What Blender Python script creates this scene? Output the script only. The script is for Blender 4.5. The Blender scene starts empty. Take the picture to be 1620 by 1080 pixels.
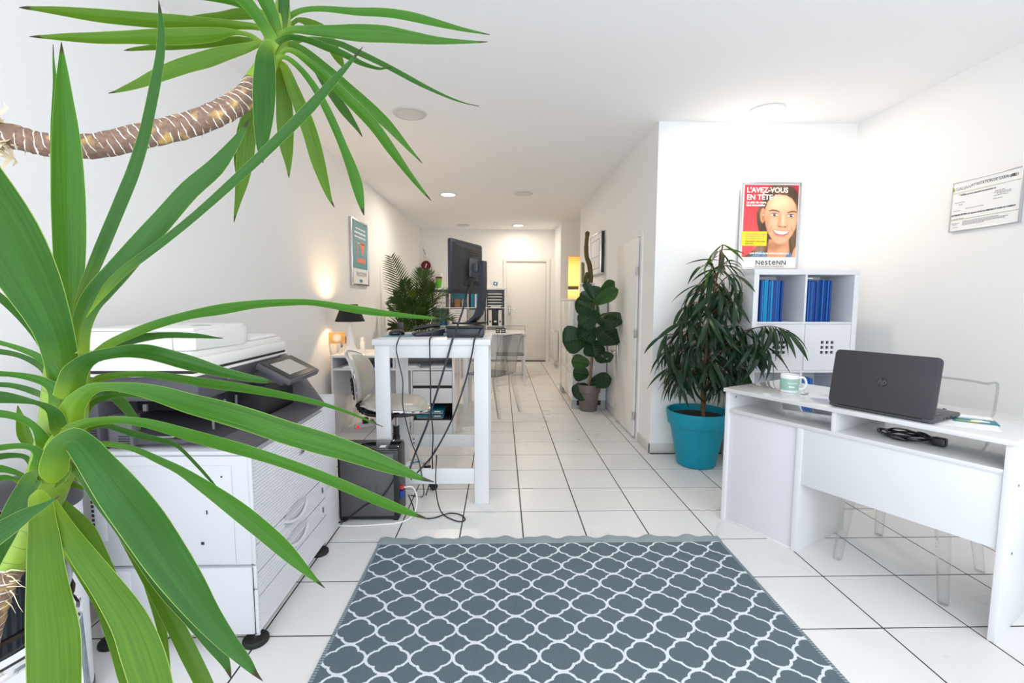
import bpy, bmesh, math, random
import numpy as np
from mathutils import Vector, Matrix, Euler
PI = math.pi
S = bpy.context.scene
COL = S.collection
random.seed(11)

# ---------------------------------------------------------------- camera
cd = bpy.data.cameras.new('camera'); cam = bpy.data.objects.new('camera', cd); COL.objects.link(cam)
CAM_PITCH, CAM_YAW, CAM_ROLL, CAM_H = 0.0901151369, -0.0225503048, 0.00236898964, 1.29968
fw0 = Vector((-math.sin(CAM_YAW), math.cos(CAM_YAW), 0)); rt0 = Vector((math.cos(CAM_YAW), math.sin(CAM_YAW), 0))
up0 = Vector((0, 0, 1))
fw = fw0*math.cos(CAM_PITCH) - up0*math.sin(CAM_PITCH); up = up0*math.cos(CAM_PITCH) + fw0*math.sin(CAM_PITCH)
rt = rt0*math.cos(CAM_ROLL) + up*math.sin(CAM_ROLL); up = up*math.cos(CAM_ROLL) - rt0*math.sin(CAM_ROLL)
cam.matrix_world = Matrix(((rt.x, up.x, -fw.x, 0), (rt.y, up.y, -fw.y, 0), (rt.z, up.z, -fw.z, CAM_H), (0, 0, 0, 1)))
cd.sensor_width = 36; cd.lens = 738.38/1620*36; cd.clip_start = .02; cd.clip_end = 200
S.camera = cam

# ---------------------------------------------------------------- world, light, exposure
W = bpy.data.worlds.new('world'); S.world = W; W.use_nodes = True
wn = W.node_tree
bg = wn.nodes['Background']; bg.inputs['Strength'].default_value = 1.05
bg.inputs['Color'].default_value = (.87, .935, 1.0, 1)
S.view_settings.view_transform = 'Standard'; S.view_settings.look = 'None'
S.view_settings.gamma = 1; S.view_settings.use_curve_mapping = False
S.view_settings.exposure = 0.3
S.cycles.max_bounces = 14; S.cycles.diffuse_bounces = 8; S.cycles.transparent_max_bounces = 24
S.cycles.transmission_bounces = 10; S.cycles.glossy_bounces = 5
S.cycles.use_denoising = True
S.cycles.sample_clamp_indirect = 8

def area_light(name, loc, rot, sx, sy, power, color=(1, 1, 1), shape='RECTANGLE', spread=PI, parent=None):
    d = bpy.data.lights.new(name, 'AREA'); d.shape = shape; d.size = sx; d.size_y = sy
    d.energy = power; d.color = color; d.spread = spread
    o = bpy.data.objects.new(name, d); COL.objects.link(o); o.location = loc; o.rotation_euler = rot
    if parent: o.parent = parent
    return o
# daylight arriving through the shop window behind the camera
DAY = area_light('window_daylight', (.6, -.56, 1.45), (PI/2, 0, 0), 4.3, 2.3, 62, (.89, .945, 1.0))
LAMP_W, LAMP_C = 21, (1, .86, .68)

# ---------------------------------------------------------------- node helpers
class NT:
    def __init__(s, name):
        s.m = bpy.data.materials.new(name); s.m.use_nodes = True
        s.t = s.m.node_tree; s.b = s.t.nodes['Principled BSDF']; s.out = s.t.nodes['Material Output']
    def n(s, typ, **kw):
        x = s.t.nodes.new(typ)
        for k, v in kw.items(): setattr(x, k, v)
        return x
    def set(s, sock, v):
        if hasattr(v, 'is_linked') or isinstance(v, bpy.types.NodeSocket): s.t.links.new(v, sock)
        else: sock.default_value = v
    def math(s, op, a, b=0., c=None, clamp=False):
        x = s.n('ShaderNodeMath', operation=op, use_clamp=clamp); s.set(x.inputs[0], a); s.set(x.inputs[1], b)
        if c is not None: s.set(x.inputs[2], c)
        return x.outputs[0]
    def mix(s, f, a, b):
        x = s.n('ShaderNodeMix', data_type='RGBA'); s.set(x.inputs[0], f)
        s.set(x.inputs[6], a if not isinstance(a, tuple) else (*a, 1)); s.set(x.inputs[7], b if not isinstance(b, tuple) else (*b, 1))
        return x.outputs[2]
    def ramp(s, f, stops):
        x = s.n('ShaderNodeValToRGB'); s.set(x.inputs[0], f); e = x.color_ramp.elements
        while len(e) < len(stops): e.new(.5)
        for q, (p, c) in zip(e, stops): q.position = p; q.color = (*c, 1) if len(c) == 3 else c
        return x.outputs[0]
    def noise(s, vec, scale, detail=2, rough=.5):
        x = s.n('ShaderNodeTexNoise'); x.inputs['Scale'].default_value = scale; x.inputs['Detail'].default_value = detail
        x.inputs['Roughness'].default_value = rough
        if vec is not None: s.set(x.inputs['Vector'], vec)
        return x.outputs[0]
    def coord(s, kind='Object'): return s.n('ShaderNodeTexCoord').outputs[kind]
    def sep(s, v):
        x = s.n('ShaderNodeSeparateXYZ'); s.set(x.inputs[0], v); return x.outputs
    def bump(s, h, strength=.2, dist=.002):
        x = s.n('ShaderNodeBump'); x.inputs['Strength'].default_value = strength; x.inputs['Distance'].default_value = dist
        s.set(x.inputs['Height'], h); s.t.links.new(x.outputs[0], s.b.inputs['Normal'])
    def base(s, v): s.set(s.b.inputs['Base Color'], (*v, 1) if isinstance(v, tuple) else v)

def srgb(r, g, b):
    f = lambda c: c/12.92 if c <= .04045 else ((c+.055)/1.055)**2.4
    return tuple(f(x/255) for x in (r, g, b))

def pm(name, col, rough=.5, metal=0, spec=.5, grain=0, gscale=200, bump=0, coat=0, emit=0, trans=0):
    k = NT(name); b = k.b
    b.inputs['Roughness'].default_value = rough; b.inputs['Metallic'].default_value = metal
    b.inputs['Specular IOR Level'].default_value = spec; b.inputs['Coat Weight'].default_value = coat
    b.inputs['Coat Roughness'].default_value = .05
    c = k.coord()
    g = k.noise(c, gscale, 3)
    amt = max(grain, .02)
    k.base(k.mix(g, tuple(min(1, x*(1-amt)) for x in col), tuple(min(1, x*(1+amt)) for x in col)))
    if bump: k.bump(g, bump, .001)
    if emit: b.inputs['Emission Color'].default_value = (*col, 1); b.inputs['Emission Strength'].default_value = emit
    if trans: b.inputs['Transmission Weight'].default_value = trans
    return k.m

def clear_plastic(name='clear_polycarbonate', m_=1.0):
    k = NT(name); lw = k.n('ShaderNodeLayerWeight'); lw.inputs[0].default_value = .25
    tr = k.n('ShaderNodeBsdfTransparent'); gl = k.n('ShaderNodeBsdfGlossy'); gl.inputs['Roughness'].default_value = .04
    k.set(tr.inputs[0], k.ramp(lw.outputs[1], [(p, tuple(m_*q for q in c)) for p, c in ((0, (.98, .98, .978)), (.55, (.92, .925, .925)), (.85, (.55, .56, .57)), (1, (.2, .21, .22)))]))
    mx = k.n('ShaderNodeMixShader'); k.set(mx.inputs[0], k.math('MULTIPLY', lw.outputs[0], .55, clamp=True))
    k.t.links.new(tr.outputs[0], mx.inputs[1]); k.t.links.new(gl.outputs[0], mx.inputs[2])
    k.t.links.new(mx.outputs[0], k.out.inputs[0]); return k.m

M = {}
M['wall'] = pm('white_wall_paint', (.84, .838, .835), .75, spec=.25, grain=.008, gscale=900, bump=.03)
M['ceiling'] = pm('white_ceiling_paint', (.87, .87, .88), .85, spec=.2, grain=.008, gscale=700)
M['trim'] = pm('pale_skirting_tile', (.60, .58, .56), .4, grain=.06, gscale=40)
M['door'] = pm('cream_door_paint', (.82, .80, .77), .45, spec=.35)
M['white'] = pm('white_laminate', (.71, .72, .735), .35, spec=.4, grain=.01)
M['gloss'] = pm('glossy_white_laminate', (.66, .66, .665), .05, spec=.7, grain=.005, coat=.6)
M['satin'] = pm('satin_white_lacquer', (.74, .74, .74), .14, spec=.5, grain=.005)
M['lilac'] = pm('off_white_fibreboard', (.68, .67, .705), .6, grain=.02)
M['shelfw'] = pm('white_shelf_foil', (.75, .765, .79), .4, spec=.4)
M['cop'] = pm('pale_grey_moulded_plastic', (.61, .62, .65), .5, spec=.3, grain=.02, gscale=600, bump=.05)
M['copw'] = pm('ivory_moulded_plastic', (.78, .765, .75), .45, spec=.3, grain=.01)
M['copd'] = pm('dark_grey_moulded_plastic', (.075, .072, .085), .45, spec=.4, grain=.05, gscale=500, bump=.04)
M['black'] = pm('black_plastic', (.012, .012, .014), .4, grain=.1)
M['blackg'] = pm('black_gloss', (.008, .008, .011), .07, spec=.7)
M['rubber'] = pm('black_rubber', (.012, .012, .012), .7)
M['navy'] = pm('blue_black_plastic', (.018, .022, .036), .35, grain=.08)
M['chrome'] = pm('chrome', (.80, .80, .82), .08, metal=1)
M['steel'] = pm('brushed_aluminium', (.60, .61, .63), .3, metal=1, grain=.05)
M['cream'] = pm('cream_vinyl', (.56, .54, .48), .35, grain=.03, gscale=60, bump=.05)
M['teal'] = pm('turquoise_glazed_pot', srgb(0, 138, 160), .45, spec=.35, grain=.06, gscale=25, bump=.05)
M['taupe'] = pm('taupe_pot_plastic', srgb(108, 98, 93), .5, grain=.03)
M['soil'] = pm('potting_soil', (.02, .014, .01), .95, grain=.6, gscale=120, bump=.8)
M['screen'] = pm('pale_touch_screen', (.42, .40, .37), .25)
M['blue'] = pm('dark_blue_card', srgb(12, 64, 140), .55, grain=.12, gscale=30)
M['blue2'] = pm('blue_card', srgb(20, 92, 170), .5, grain=.1, gscale=30)
M['cyan'] = pm('cyan_card', srgb(0, 140, 190), .5, grain=.1, gscale=30)
M['tealcard'] = pm('teal_card', srgb(22, 120, 140), .5, grain=.05)
M['tealpale'] = pm('muted_teal_print', srgb(92, 150, 160), .35)
M['paper'] = pm('white_paper', (.84, .84, .84), .7)
M['ink'] = pm('dark_ink', (.05, .05, .055), .6)
M['greyink'] = pm('grey_ink', (.30, .30, .31), .6)
M['coral'] = pm('coral_ink', srgb(232, 128, 108), .5)
M['yellow'] = pm('yellow_ink', srgb(250, 215, 30), .5)
M['olive'] = pm('olive_ink', srgb(150, 165, 90), .5)
M['white_ink'] = pm('white_ink', (.92, .92, .92), .5)
M['mint'] = pm('mint_glaze', srgb(150, 190, 175), .3)
M['ceramic'] = pm('white_ceramic', (.84, .84, .86), .12)
M['cable'] = pm('black_cable', (.015, .015, .02), .5)
M['cablew'] = pm('white_cable', (.8, .8, .8), .45)
M['lid'] = pm('anthracite_matt_plastic', (.045, .042, .05), .42, spec=.4, grain=.12, gscale=500)
M['shade'] = pm('black_lamp_shade', (.01, .01, .01), .8)
M['bulb'] = pm('warm_bulb', (1, .72, .42), .4, emit=12)
M['glow'] = pm('lit_lamp_diffuser', (1, .90, .74), .5, emit=9)
M['offlamp'] = pm('unlit_lamp_diffuser', (.70, .68, .66), .5)
M['rim'] = pm('lamp_rim', (.60, .59, .60), .4)
M['clear'] = clear_plastic()
M['cleared'] = clear_plastic('clear_polycarbonate_edge', .86)
M['red'] = pm('red_led', (1, .02, .01), .4, emit=.6)
M['redplug'] = pm('red_plug', (.55, .02, .03), .4)
M['warmwall'] = pm('warm_yellow_paint', srgb(255, 226, 172), .7)
M['paleyel'] = pm('pale_yellow_lacquer', srgb(225, 220, 165), .4)
M['maroon'] = pm('maroon_cloth', srgb(95, 20, 40), .8)
M['cloth'] = pm('white_cloth', (.74, .68, .62), .85)
M['lilacink'] = pm('lilac_print', srgb(150, 130, 150), .8)
M['green'] = pm('lime_green_plastic', srgb(90, 190, 40), .5)
M['kraft'] = pm('kraft_board', srgb(150, 110, 80), .7)
M['greyb'] = pm('grey_box_board', srgb(165, 168, 168), .7)
M['orange'] = pm('orange_print', srgb(214, 168, 96), .5, grain=.3, gscale=30)
M['bark'] = pm('brown_bark', srgb(105, 75, 52), .85, grain=.35, gscale=60, bump=.4)
M['palebark'] = pm('straw_fibre', srgb(215, 200, 165), .8, grain=.2, gscale=90)
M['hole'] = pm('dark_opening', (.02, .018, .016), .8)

# ---------------------------------------------------------------- mesh helpers
class B:
    def __init__(s): s.bm = bmesh.new(); s.uv = s.bm.loops.layers.uv.new('uv')
    def box(s, x0, x1, y0, y1, z0, z1, bev=0, seg=2, mi=0, mat=None):
        g = bmesh.ops.create_cube(s.bm, size=1)['verts']
        for v in g: v.co = Vector(((x0+x1)/2+v.co.x*(x1-x0), (y0+y1)/2+v.co.y*(y1-y0), (z0+z1)/2+v.co.z*(z1-z0)))
        es = {e for v in g for e in v.link_edges}
        fs = {f for v in g for f in v.link_faces}
        if bev:
            bev = min(bev, .49*min(abs(x1-x0), abs(y1-y0), abs(z1-z0)))
            r = bmesh.ops.bevel(s.bm, geom=list(es), offset=bev, segments=seg, affect='EDGES', profile=.5)
            vs = set(r['verts']) | {v for v in g if v.is_valid}
            fs = {f for v in vs for f in v.link_faces}
        else: vs = set(g)
        for f in fs: f.material_index = mi
        if mat is not None:
            for v in vs: v.co = mat @ v.co
        return s
    def face(s, co, mi=0, uv=None):
        f = s.bm.faces.new([s.bm.verts.new(c) for c in co]); f.material_index = mi
        if uv:
            for l, q in zip(f.loops, uv): l[s.uv].uv = q
        return f
    def prism(s, poly, depth, mat=None, mi=0, bev=0):
        """closed 2D polygon in local XY extruded 0..depth along local Z, placed by mat"""
        a = [s.bm.verts.new((x, y, 0)) for x, y in poly]; b = [s.bm.verts.new((x, y, depth)) for x, y in poly]
        n = len(poly); fs = [s.bm.faces.new(a[::-1]), s.bm.faces.new(b)]
        for i in range(n): fs.append(s.bm.faces.new((a[i], a[(i+1) % n], b[(i+1) % n], b[i])))
        vs = set(a+b)
        if bev:
            es = [e for f in fs[:2] for e in f.edges]
            r = bmesh.ops.bevel(s.bm, geom=es, offset=bev, segments=2, affect='EDGES', profile=.5)
            vs = {v for v in vs if v.is_valid} | set(r['verts'])
            fs = {f for v in vs for f in v.link_faces}
        for f in fs: f.material_index = mi
        if mat is not None:
            for v in vs: v.co = mat @ v.co
        return s
    def lathe(s, prof, n=32, c=(0, 0, 0), mi=0, cap=True, mat=None):
        rings = []
        for r, z in prof:
            rings.append([s.bm.verts.new((c[0]+r*math.cos(2*PI*i/n), c[1]+r*math.sin(2*PI*i/n), c[2]+z)) for i in range(n)] if r > 1e-6
                         else [s.bm.verts.new((c[0], c[1], c[2]+z))])
        fs = []
        for p, q in zip(rings, rings[1:]):
            for i in range(n):
                j = (i+1) % n
                if len(p) == 1 and len(q) == 1: continue
                if len(p) == 1: fs.append(s.bm.faces.new((p[0], q[j], q[i])))
                elif len(q) == 1: fs.append(s.bm.faces.new((p[i], p[j], q[0])))
                else: fs.append(s.bm.faces.new((p[i], p[j], q[j], q[i])))
        if cap:
            for r, rev in ((rings[0], True), (rings[-1], False)):
                if len(r) > 2: fs.append(s.bm.faces.new(r[::-1] if rev else r))
        for f in fs: f.material_index = mi
        if mat is not None:
            for r in rings:
                for v in r: v.co = mat @ v.co
        return s
    def tube(s, pts, rad, n=8, mi=0, cap=True, closed=False, uvlen=False):
        pts = [Vector(p) for p in pts]; m = len(pts)
        rr = rad if isinstance(rad, (list, tuple)) else [rad]*m
        if len(rr) != m: rr = list(np.interp(np.linspace(0, 1, m), np.linspace(0, 1, len(rr)), rr))
        ref = None; rings = []; acc = 0; dist = []
        for i, p in enumerate(pts):
            a = pts[i-1] if (i or closed) else p; b = pts[(i+1) % m] if (i < m-1 or closed) else p
            t = (b-a).normalized()
            if ref is None: ref = t.orthogonal().normalized()
            ref = (ref - t*ref.dot(t)).normalized(); o = t.cross(ref)
            rings.append([s.bm.verts.new(p + (ref*math.cos(2*PI*k/n)+o*math.sin(2*PI*k/n))*rr[i]) for k in range(n)])
            if i: acc += (p-pts[i-1]).length
            dist.append(acc)
        rng = range(m) if closed else range(m-1)
        for i in rng:
            p, q = rings[i], rings[(i+1) % m]
            for k in range(n):
                f = s.bm.faces.new((p[k], p[(k+1) % n], q[(k+1) % n], q[k])); f.material_index = mi
                if uvlen:
                    for l, uv in zip(f.loops, ((k/n, dist[i]), ((k+1)/n, dist[i]), ((k+1)/n, dist[(i+1) % m]), (k/n, dist[(i+1) % m]))): l[s.uv].uv = uv
        if cap and not closed:
            s.bm.faces.new(rings[0][::-1]).material_index = mi; s.bm.faces.new(rings[-1]).material_index = mi
        return s
    def ball(s, c, r, sc=(1, 1, 1), mi=0, u=16, v=10):
        g = bmesh.ops.create_uvsphere(s.bm, u_segments=u, v_segments=v, radius=r)['verts']
        for q in g: q.co = Vector((c[0]+q.co.x*sc[0], c[1]+q.co.y*sc[1], c[2]+q.co.z*sc[2]))
        for f in {f for q in g for f in q.link_faces}: f.material_index = mi
        return s
    def mesh(s, name, mats, smooth=True, angle=35):
        bmesh.ops.recalc_face_normals(s.bm, faces=s.bm.faces)
        me = bpy.data.meshes.new(name); s.bm.to_mesh(me); s.bm.free()
        for m in (mats if isinstance(mats, (list, tuple)) else [mats]): me.materials.append(M[m] if isinstance(m, str) else m)
        if smooth:
            me.shade_smooth(); me.set_sharp_from_angle(angle=math.radians(angle))
        return me

def obj(name, b, mats=None, parent=None, smooth=True, angle=35, loc=None, rot=None):
    me = b if isinstance(b, bpy.types.Mesh) else b.mesh(name, mats, smooth, angle)
    o = bpy.data.objects.new(name, me); COL.objects.link(o)
    if parent: o.parent = parent
    if loc: o.location = loc
    if rot: o.rotation_euler = rot
    return o
def tag(o, label=None, cat=None, group=None, kind=None):
    if label: o['label'] = label
    if cat: o['category'] = cat
    if group: o['group'] = group
    if kind: o['kind'] = kind
    return o
def thing(name, label, cat, loc=(0, 0, 0), rz=0, group=None):
    o = bpy.data.objects.new(name, None); COL.objects.link(o); o.location = loc; o.rotation_euler = (0, 0, rz)
    o.empty_display_size = .1
    return tag(o, label, cat, group)
def struct(name, b, mats, parent=None, **kw):
    o = obj(name, b, mats, parent, **kw)
    if not parent: o['kind'] = 'structure'
    return o
def copy_tree(o, parent=None):
    c = o.copy(); COL.objects.link(c)
    if parent: c.parent = parent
    for ch in list(o.children): copy_tree(ch, c)
    return c
def frame(o, x, y):
    """matrix with local X along x, local Y along y, origin o"""
    x = Vector(x).normalized(); y = Vector(y).normalized(); z = x.cross(y)
    return Matrix(((x.x, y.x, z.x, o[0]), (x.y, y.y, z.y, o[1]), (x.z, y.z, z.z, o[2]), (0, 0, 0, 1)))
def text(name, s, size, mat, parent, mw, align='LEFT', bold=0, ext=.0004, sx=1, font=None, shear=0):
    c = bpy.data.curves.new(name, 'FONT'); c.body = s; c.size = size; c.align_x = align; c.offset = bold; c.extrude = ext; c.shear = shear
    c.resolution_u = 3
    tmp = bpy.data.objects.new(name, c); me = bpy.data.meshes.new_from_object(tmp); me.name = name
    me.materials.clear(); me.materials.append(M[mat]); bpy.data.objects.remove(tmp); bpy.data.curves.remove(c)
    o = bpy.data.objects.new(name, me); COL.objects.link(o)
    o.parent = parent; o.matrix_local = mw @ Matrix.Diagonal((sx, 1, 1, 1))
    return o
ORD = ['first', 'second', 'third', 'fourth', 'fifth', 'sixth', 'seventh', 'eighth', 'ninth', 'tenth', 'eleventh', 'twelfth', 'thirteenth', 'fourteenth']
def rrect(w, h, r, n=5, x0=0, y0=0):
    p = []
    for cx, cy, a in ((w/2-r, h/2-r, 0), (-w/2+r, h/2-r, PI/2), (-w/2+r, -h/2+r, PI), (w/2-r, -h/2+r, 1.5*PI)):
        for i in range(n+1): p.append((x0+cx+r*math.cos(a+PI/2*i/n), y0+cy+r*math.sin(a+PI/2*i/n)))
    return p
def smooth_path(pts, k=6):
    P = [Vector(p) for p in pts]; P = [P[0]*2-P[1]]+P+[P[-1]*2-P[-2]]; r = []
    for i in range(1, len(P)-2):
        for j in range(k):
            t = j/k; a, b, c, d = P[i-1], P[i], P[i+1], P[i+2]
            r.append(.5*((2*b)+(c-a)*t+(2*a-5*b+4*c-d)*t*t+(3*b-a-3*c+d)*t**3))
    r.append(P[-2]); return r
# ================================================================ ROOM
XL, XC, XR, YA, YE, YF, YN, ZC = -1.66, 1.26, 2.88, 3.85, 7.57, 9.75, 8.67, 2.72
Y0 = -.6
def tile_material():
    k = NT('speckled_white_floor_tile'); c = k.n('ShaderNodeNewGeometry').outputs[0]
    s1 = k.noise(c, 320, 2, .6); s2 = k.noise(c, 130, 2); s3 = k.noise(c, 3, 3)
    col = k.mix(k.ramp(s1, [(.34, (0, 0, 0)), (.58, (1, 1, 1))]), (.69, .68, .675), (.765, .76, .755))
    oi = k.n('ShaderNodeObjectInfo'); col = k.mix(k.math('MULTIPLY', oi.outputs['Random'], .25), col, (.80, .795, .79))
    k.base(col); k.set(k.b.inputs['Roughness'], k.ramp(s3, [(.3, (.27,)*3), (.7, (.31,)*3)])); k.b.inputs['Specular IOR Level'].default_value = .45
    return k.m
M['tile'] = tile_material()
M['grout'] = pm('dark_grout', (.018, .016, .016), .95, grain=.2)
fl = struct('floor', B().box(XL-.1, XR+.1, Y0-.1, YF+.2, -.10, -.0016), 'grout')
TX, TY, TS, GAP = 1.5204, 1.7164, .35, .0068
def tile_bm(x0, x1, y0, y1, b):
    c = .0014; z = 0; d = -.0022
    o = [(x0, y0), (x1, y0), (x1, y1), (x0, y1)]; i = [(x0+c, y0+c), (x1-c, y0+c), (x1-c, y1-c), (x0+c, y1-c)]
    V = [b.bm.verts.new((*q, d)) for q in o]; U = [b.bm.verts.new((*q, -.0007)) for q in o]; T = [b.bm.verts.new((*q, z)) for q in i]
    b.bm.faces.new(T)
    for q in range(4):
        r = (q+1) % 4
        b.bm.faces.new((U[q], U[r], T[r], T[q])); b.bm.faces.new((V[q], V[r], U[r], U[q]))
    return b
full = tile_bm(-TS/2+GAP/2, TS/2-GAP/2, -TS/2+GAP/2, TS/2-GAP/2, B()).mesh('tile', 'tile', smooth=False)
rest = B(); ntile = 0
for r in range(-7, 24):
    for c in range(-10, 5):
        x0, y0 = TX+c*TS, TY+r*TS
        ym = y0+TS/2
        rects = []
        xmax = XR if ym < YA else XC
        rects.append((max(x0, XL), min(x0+TS, xmax), max(y0, Y0), min(y0+TS, YF)))
        if y0+TS > YE and y0 < YN and x0+TS > XC:
            rects.append((max(x0, XC), min(x0+TS, 2.3), max(y0, YE), min(y0+TS, YN)))
        for a, b_, p, q in rects:
            if b_-a < .012 or q-p < .012: continue
            if r < -2 or (r == -2 and c > -3): tile_bm(a+GAP/2, b_-GAP/2, p+GAP/2, q-GAP/2, rest); continue
            ntile += 1
            if abs(b_-a-TS) < 1e-4 and abs(q-p-TS) < 1e-4: obj('tile', full, parent=fl, loc=(x0+TS/2, y0+TS/2, 0))
            else:
                cx, cy = (a+b_)/2, (p+q)/2
                obj('tile', tile_bm(a+GAP/2-cx, b_-GAP/2-cx, p+GAP/2-cy, q-GAP/2-cy, B()).mesh('tile', 'tile', smooth=False), parent=fl, loc=(cx, cy, 0))
ro = obj('tile_field', rest, 'tile', fl, smooth=False); ro['kind'] = 'stuff'

t = .12
struct('ceiling', B().box(XL-t, XR+t, Y0-t, YF+t, ZC, ZC+.15), 'ceiling')
struct('wall_left', B().box(XL-t, XL, Y0-t, YF+t, -.006, ZC), 'wall')
struct('wall_far', B().box(XL, 1.09, YF, YF+t, -.006, ZC), 'wall')
struct('wall_corridor', B().box(XC, XC+.1, YA, YE, -.006, ZC), 'wall')
struct('wall_alcove', B().box(XC+.1, XR, YA, YA+.1, -.006, ZC), 'wall')
struct('wall_right', B().box(XR, XR+t, Y0-t, YA+.1, -.006, ZC), 'wall')
struct('wall_recess', B().box(1.09, 1.19, YN+.1, YF+t, -.006, ZC).box(1.09, 1.23, YN, YN+.1, -.006, ZC).box(1.23, 1.95, YN, YN+.1, 2.09, ZC).box(1.95, 2.5, YN, YN+.1, -.006, ZC), 'wall')
struct('wall_recess_side', B().box(2.3, 2.4, YE-.2, YN, -.006, ZC).box(XC+.1, 2.4, YE-.1, YE, -.006, ZC), 'wall')
struct('wall_front', B().box(XL, -1.6, Y0-t, Y0, -.006, ZC).box(2.8, XR, Y0-t, Y0, -.006, ZC).box(-1.6, 2.8, Y0-t, Y0, 2.62, ZC).box(-1.6, 2.8, Y0-t, Y0, -.006, .25), 'wall')
struct('trim_recess_door', B().box(1.157, 1.23, YN-.015, YN, 0, 2.089).box(1.157, 2.02, YN-.015, YN, 2.09, 2.16), 'door')
# small warm room beyond the recess doorway
struct('wall_back_room', B().box(1.19, 3.4, 11.4, 11.5, -.006, ZC).box(1.19, 1.2, YN+.1, 11.4, -.006, ZC).box(3.3, 3.4, YN+.1, 11.4, -.006, ZC).box(1.2, 3.3, YN+.1, 11.4, -.05, -.002).box(2.5, 3.4, YN, YN+.1, -.006, ZC), 'warmwall')
struct('ceiling_back_room', B().box(1.19, 3.4, YN+.1, 11.5, 2.4, 2.5), 'warmwall')
bl = thing('tube_lamp', 'lit strip lamp on the ceiling of the yellow room', 'lamp', (1.60, 10.4, 2.4))
obj('housing', B().box(-.3, .3, -.06, .06, -.03, 0, .006), 'white', bl)
obj('diffuser', B().box(-.28, .28, -.05, .05, -.045, -.03, .005), 'glow', bl)
area_light('strip_light', (0, 0, -.06), (0, 0, 0), .5, .1, 22, (1, .82, .58), parent=bl)
bc = thing('tall_cupboard', 'pale yellow cupboard seen through the lit doorway', 'cupboard', (1.72, 10.55, 0))
obj('body', B().box(-.32, .4, 0, .6, 0, 1.52, .01), 'paleyel', bc); obj('door', B().box(-.315, .39, -.02, 0, .04, 1.50, .005), 'paleyel', bc)
bk = thing('small_box', 'dark box on top of the pale yellow cupboard', 'box', (1.55, 10.7, 1.52))
obj('box_body', B().box(-.12, .2, -.05, .1, 0, .07, .005), 'hole', bk); obj('box_lid', B().box(-.125, .205, -.055, .105, .06, .085, .005), 'copd', bk)

# skirtings
def skirt(name, x0, x1, y0, y1): struct(name, B().box(x0, x1, y0, y1, 0, .085, .003), 'trim')
skirt('baseboard_left', XL, XL+.012, Y0, YF)
skirt('baseboard_corridor', XC-.012, XC, YA-.012, 4.17); skirt('baseboard_corridor_mid', XC-.012, XC, 5.06, 5.46); skirt('baseboard_corridor_rear', XC-.012, XC, 6.67, YE)
skirt('baseboard_alcove', XC-.012, XR, YA-.012, YA); skirt('baseboard_right', XR-.012, XR, Y0, YA-.012)
skirt('baseboard_far_left', XL, .04, YF-.012, YF)

# doors
d = thing('door_1', None, None, (0, YF, 0)); d['kind'] = 'structure'
obj('door_frame', B().box(.04, .098, -.03, 0, 0, 2.0765).box(.925, .994, -.03, 0, 0, 2.0765).box(.04, .994, -.03, 0, 2.077, 2.135), 'door', d)
obj('door_leaf', B().box(.105, .919, -.012, 0, .02, 2.035, .003), 'door', d)
obj('transom_recess', B().box(.098, .925, -.008, 0, 2.035, 2.077), 'trim', d)
obj('threshold', B().box(.098, .925, -.03, 0, 0, .018, .002), 'hole', d)
hp = obj('handle_plate', B().box(.145, .185, -.022, -.012, .96, 1.17, .004), 'steel', d)
obj('door_handle', B().tube([(.165, -.02, 1.09), (.165, -.06, 1.09), (.18, -.065, 1.09), (.27, -.065, 1.09)], .009, 8), 'steel', hp)
d2 = thing('door_2', None, None, (XC, 0, 0)); d2['kind'] = 'structure'
obj('door_frame', B().box(-.012, 0, 4.18, 4.235, 0, 1.8675).box(-.012, 0, 4.995, 5.05, 0, 1.8675).box(-.012, 0, 4.18, 5.05, 1.868, 1.90), 'door', d2)
obj('door_leaf', B().box(-.028, -.002, 4.27, 4.99, .02, 1.862, .003), 'door', d2)
obj('hinge_rod', B().lathe([(.011, .03), (.011, 1.83)], 10, (-.026, 4.252, 0)), 'white', d2)
for z in (.18, .95, 1.52): obj('hinge', B().lathe([(.013, z), (.015, z+.01), (.015, z+.07), (.013, z+.08)], 10, (-.03, 4.252, 0)), 'steel', d2)
hp = obj('handle_plate', B().box(-.036, -.028, 4.90, 4.945, .63, .83, .004), 'steel', d2)
obj('door_handle', B().tube([(-.032, 4.922, .755), (-.085, 4.922, .755), (-.09, 4.90, .755), (-.09, 4.80, .755)], .009, 8), 'steel', hp)

# ceiling lamps
def ceiling_lamp(x, y, lit, label, power=1.0):
    t = thing('recessed_ceiling_light', label, 'ceiling light', (x, y, ZC), group='round ceiling lights')
    obj('lamp_rim', B().lathe([(.092, 0), (.125, 0), (.128, -.004), (.124, -.009), (.094, -.011), (.092, -.004)], 40, cap=False), 'white' if lit else 'rim', t)
    obj('diffuser', B().lathe([(.094, -.003), (.094, -.0075), (0, -.008)], 40, cap=False), 'glow' if lit else 'offlamp', t)
    if lit: area_light('lamp_light', (0, 0, -.015), (0, 0, 0), .19, .19, LAMP_W*power, LAMP_C, 'DISK', parent=t)
ceiling_lamp(-.706, 3.743, False, 'unlit round ceiling light nearest the big green leaves')
ceiling_lamp(-.726, 6.514, True, 'lit round ceiling light above the bar table, left of the two far lit ones')
ceiling_lamp(.294, 6.442, False, 'unlit round ceiling light beside the middle lit one')
ceiling_lamp(-.736, 9.177, False, 'unlit round ceiling light close to the far wall')
ceiling_lamp(.322, 9.137, True, 'lit round ceiling light above the far cream door', .5)
ceiling_lamp(1.992, 3.606, True, 'lit round ceiling light above the alcove poster', .42)

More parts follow.
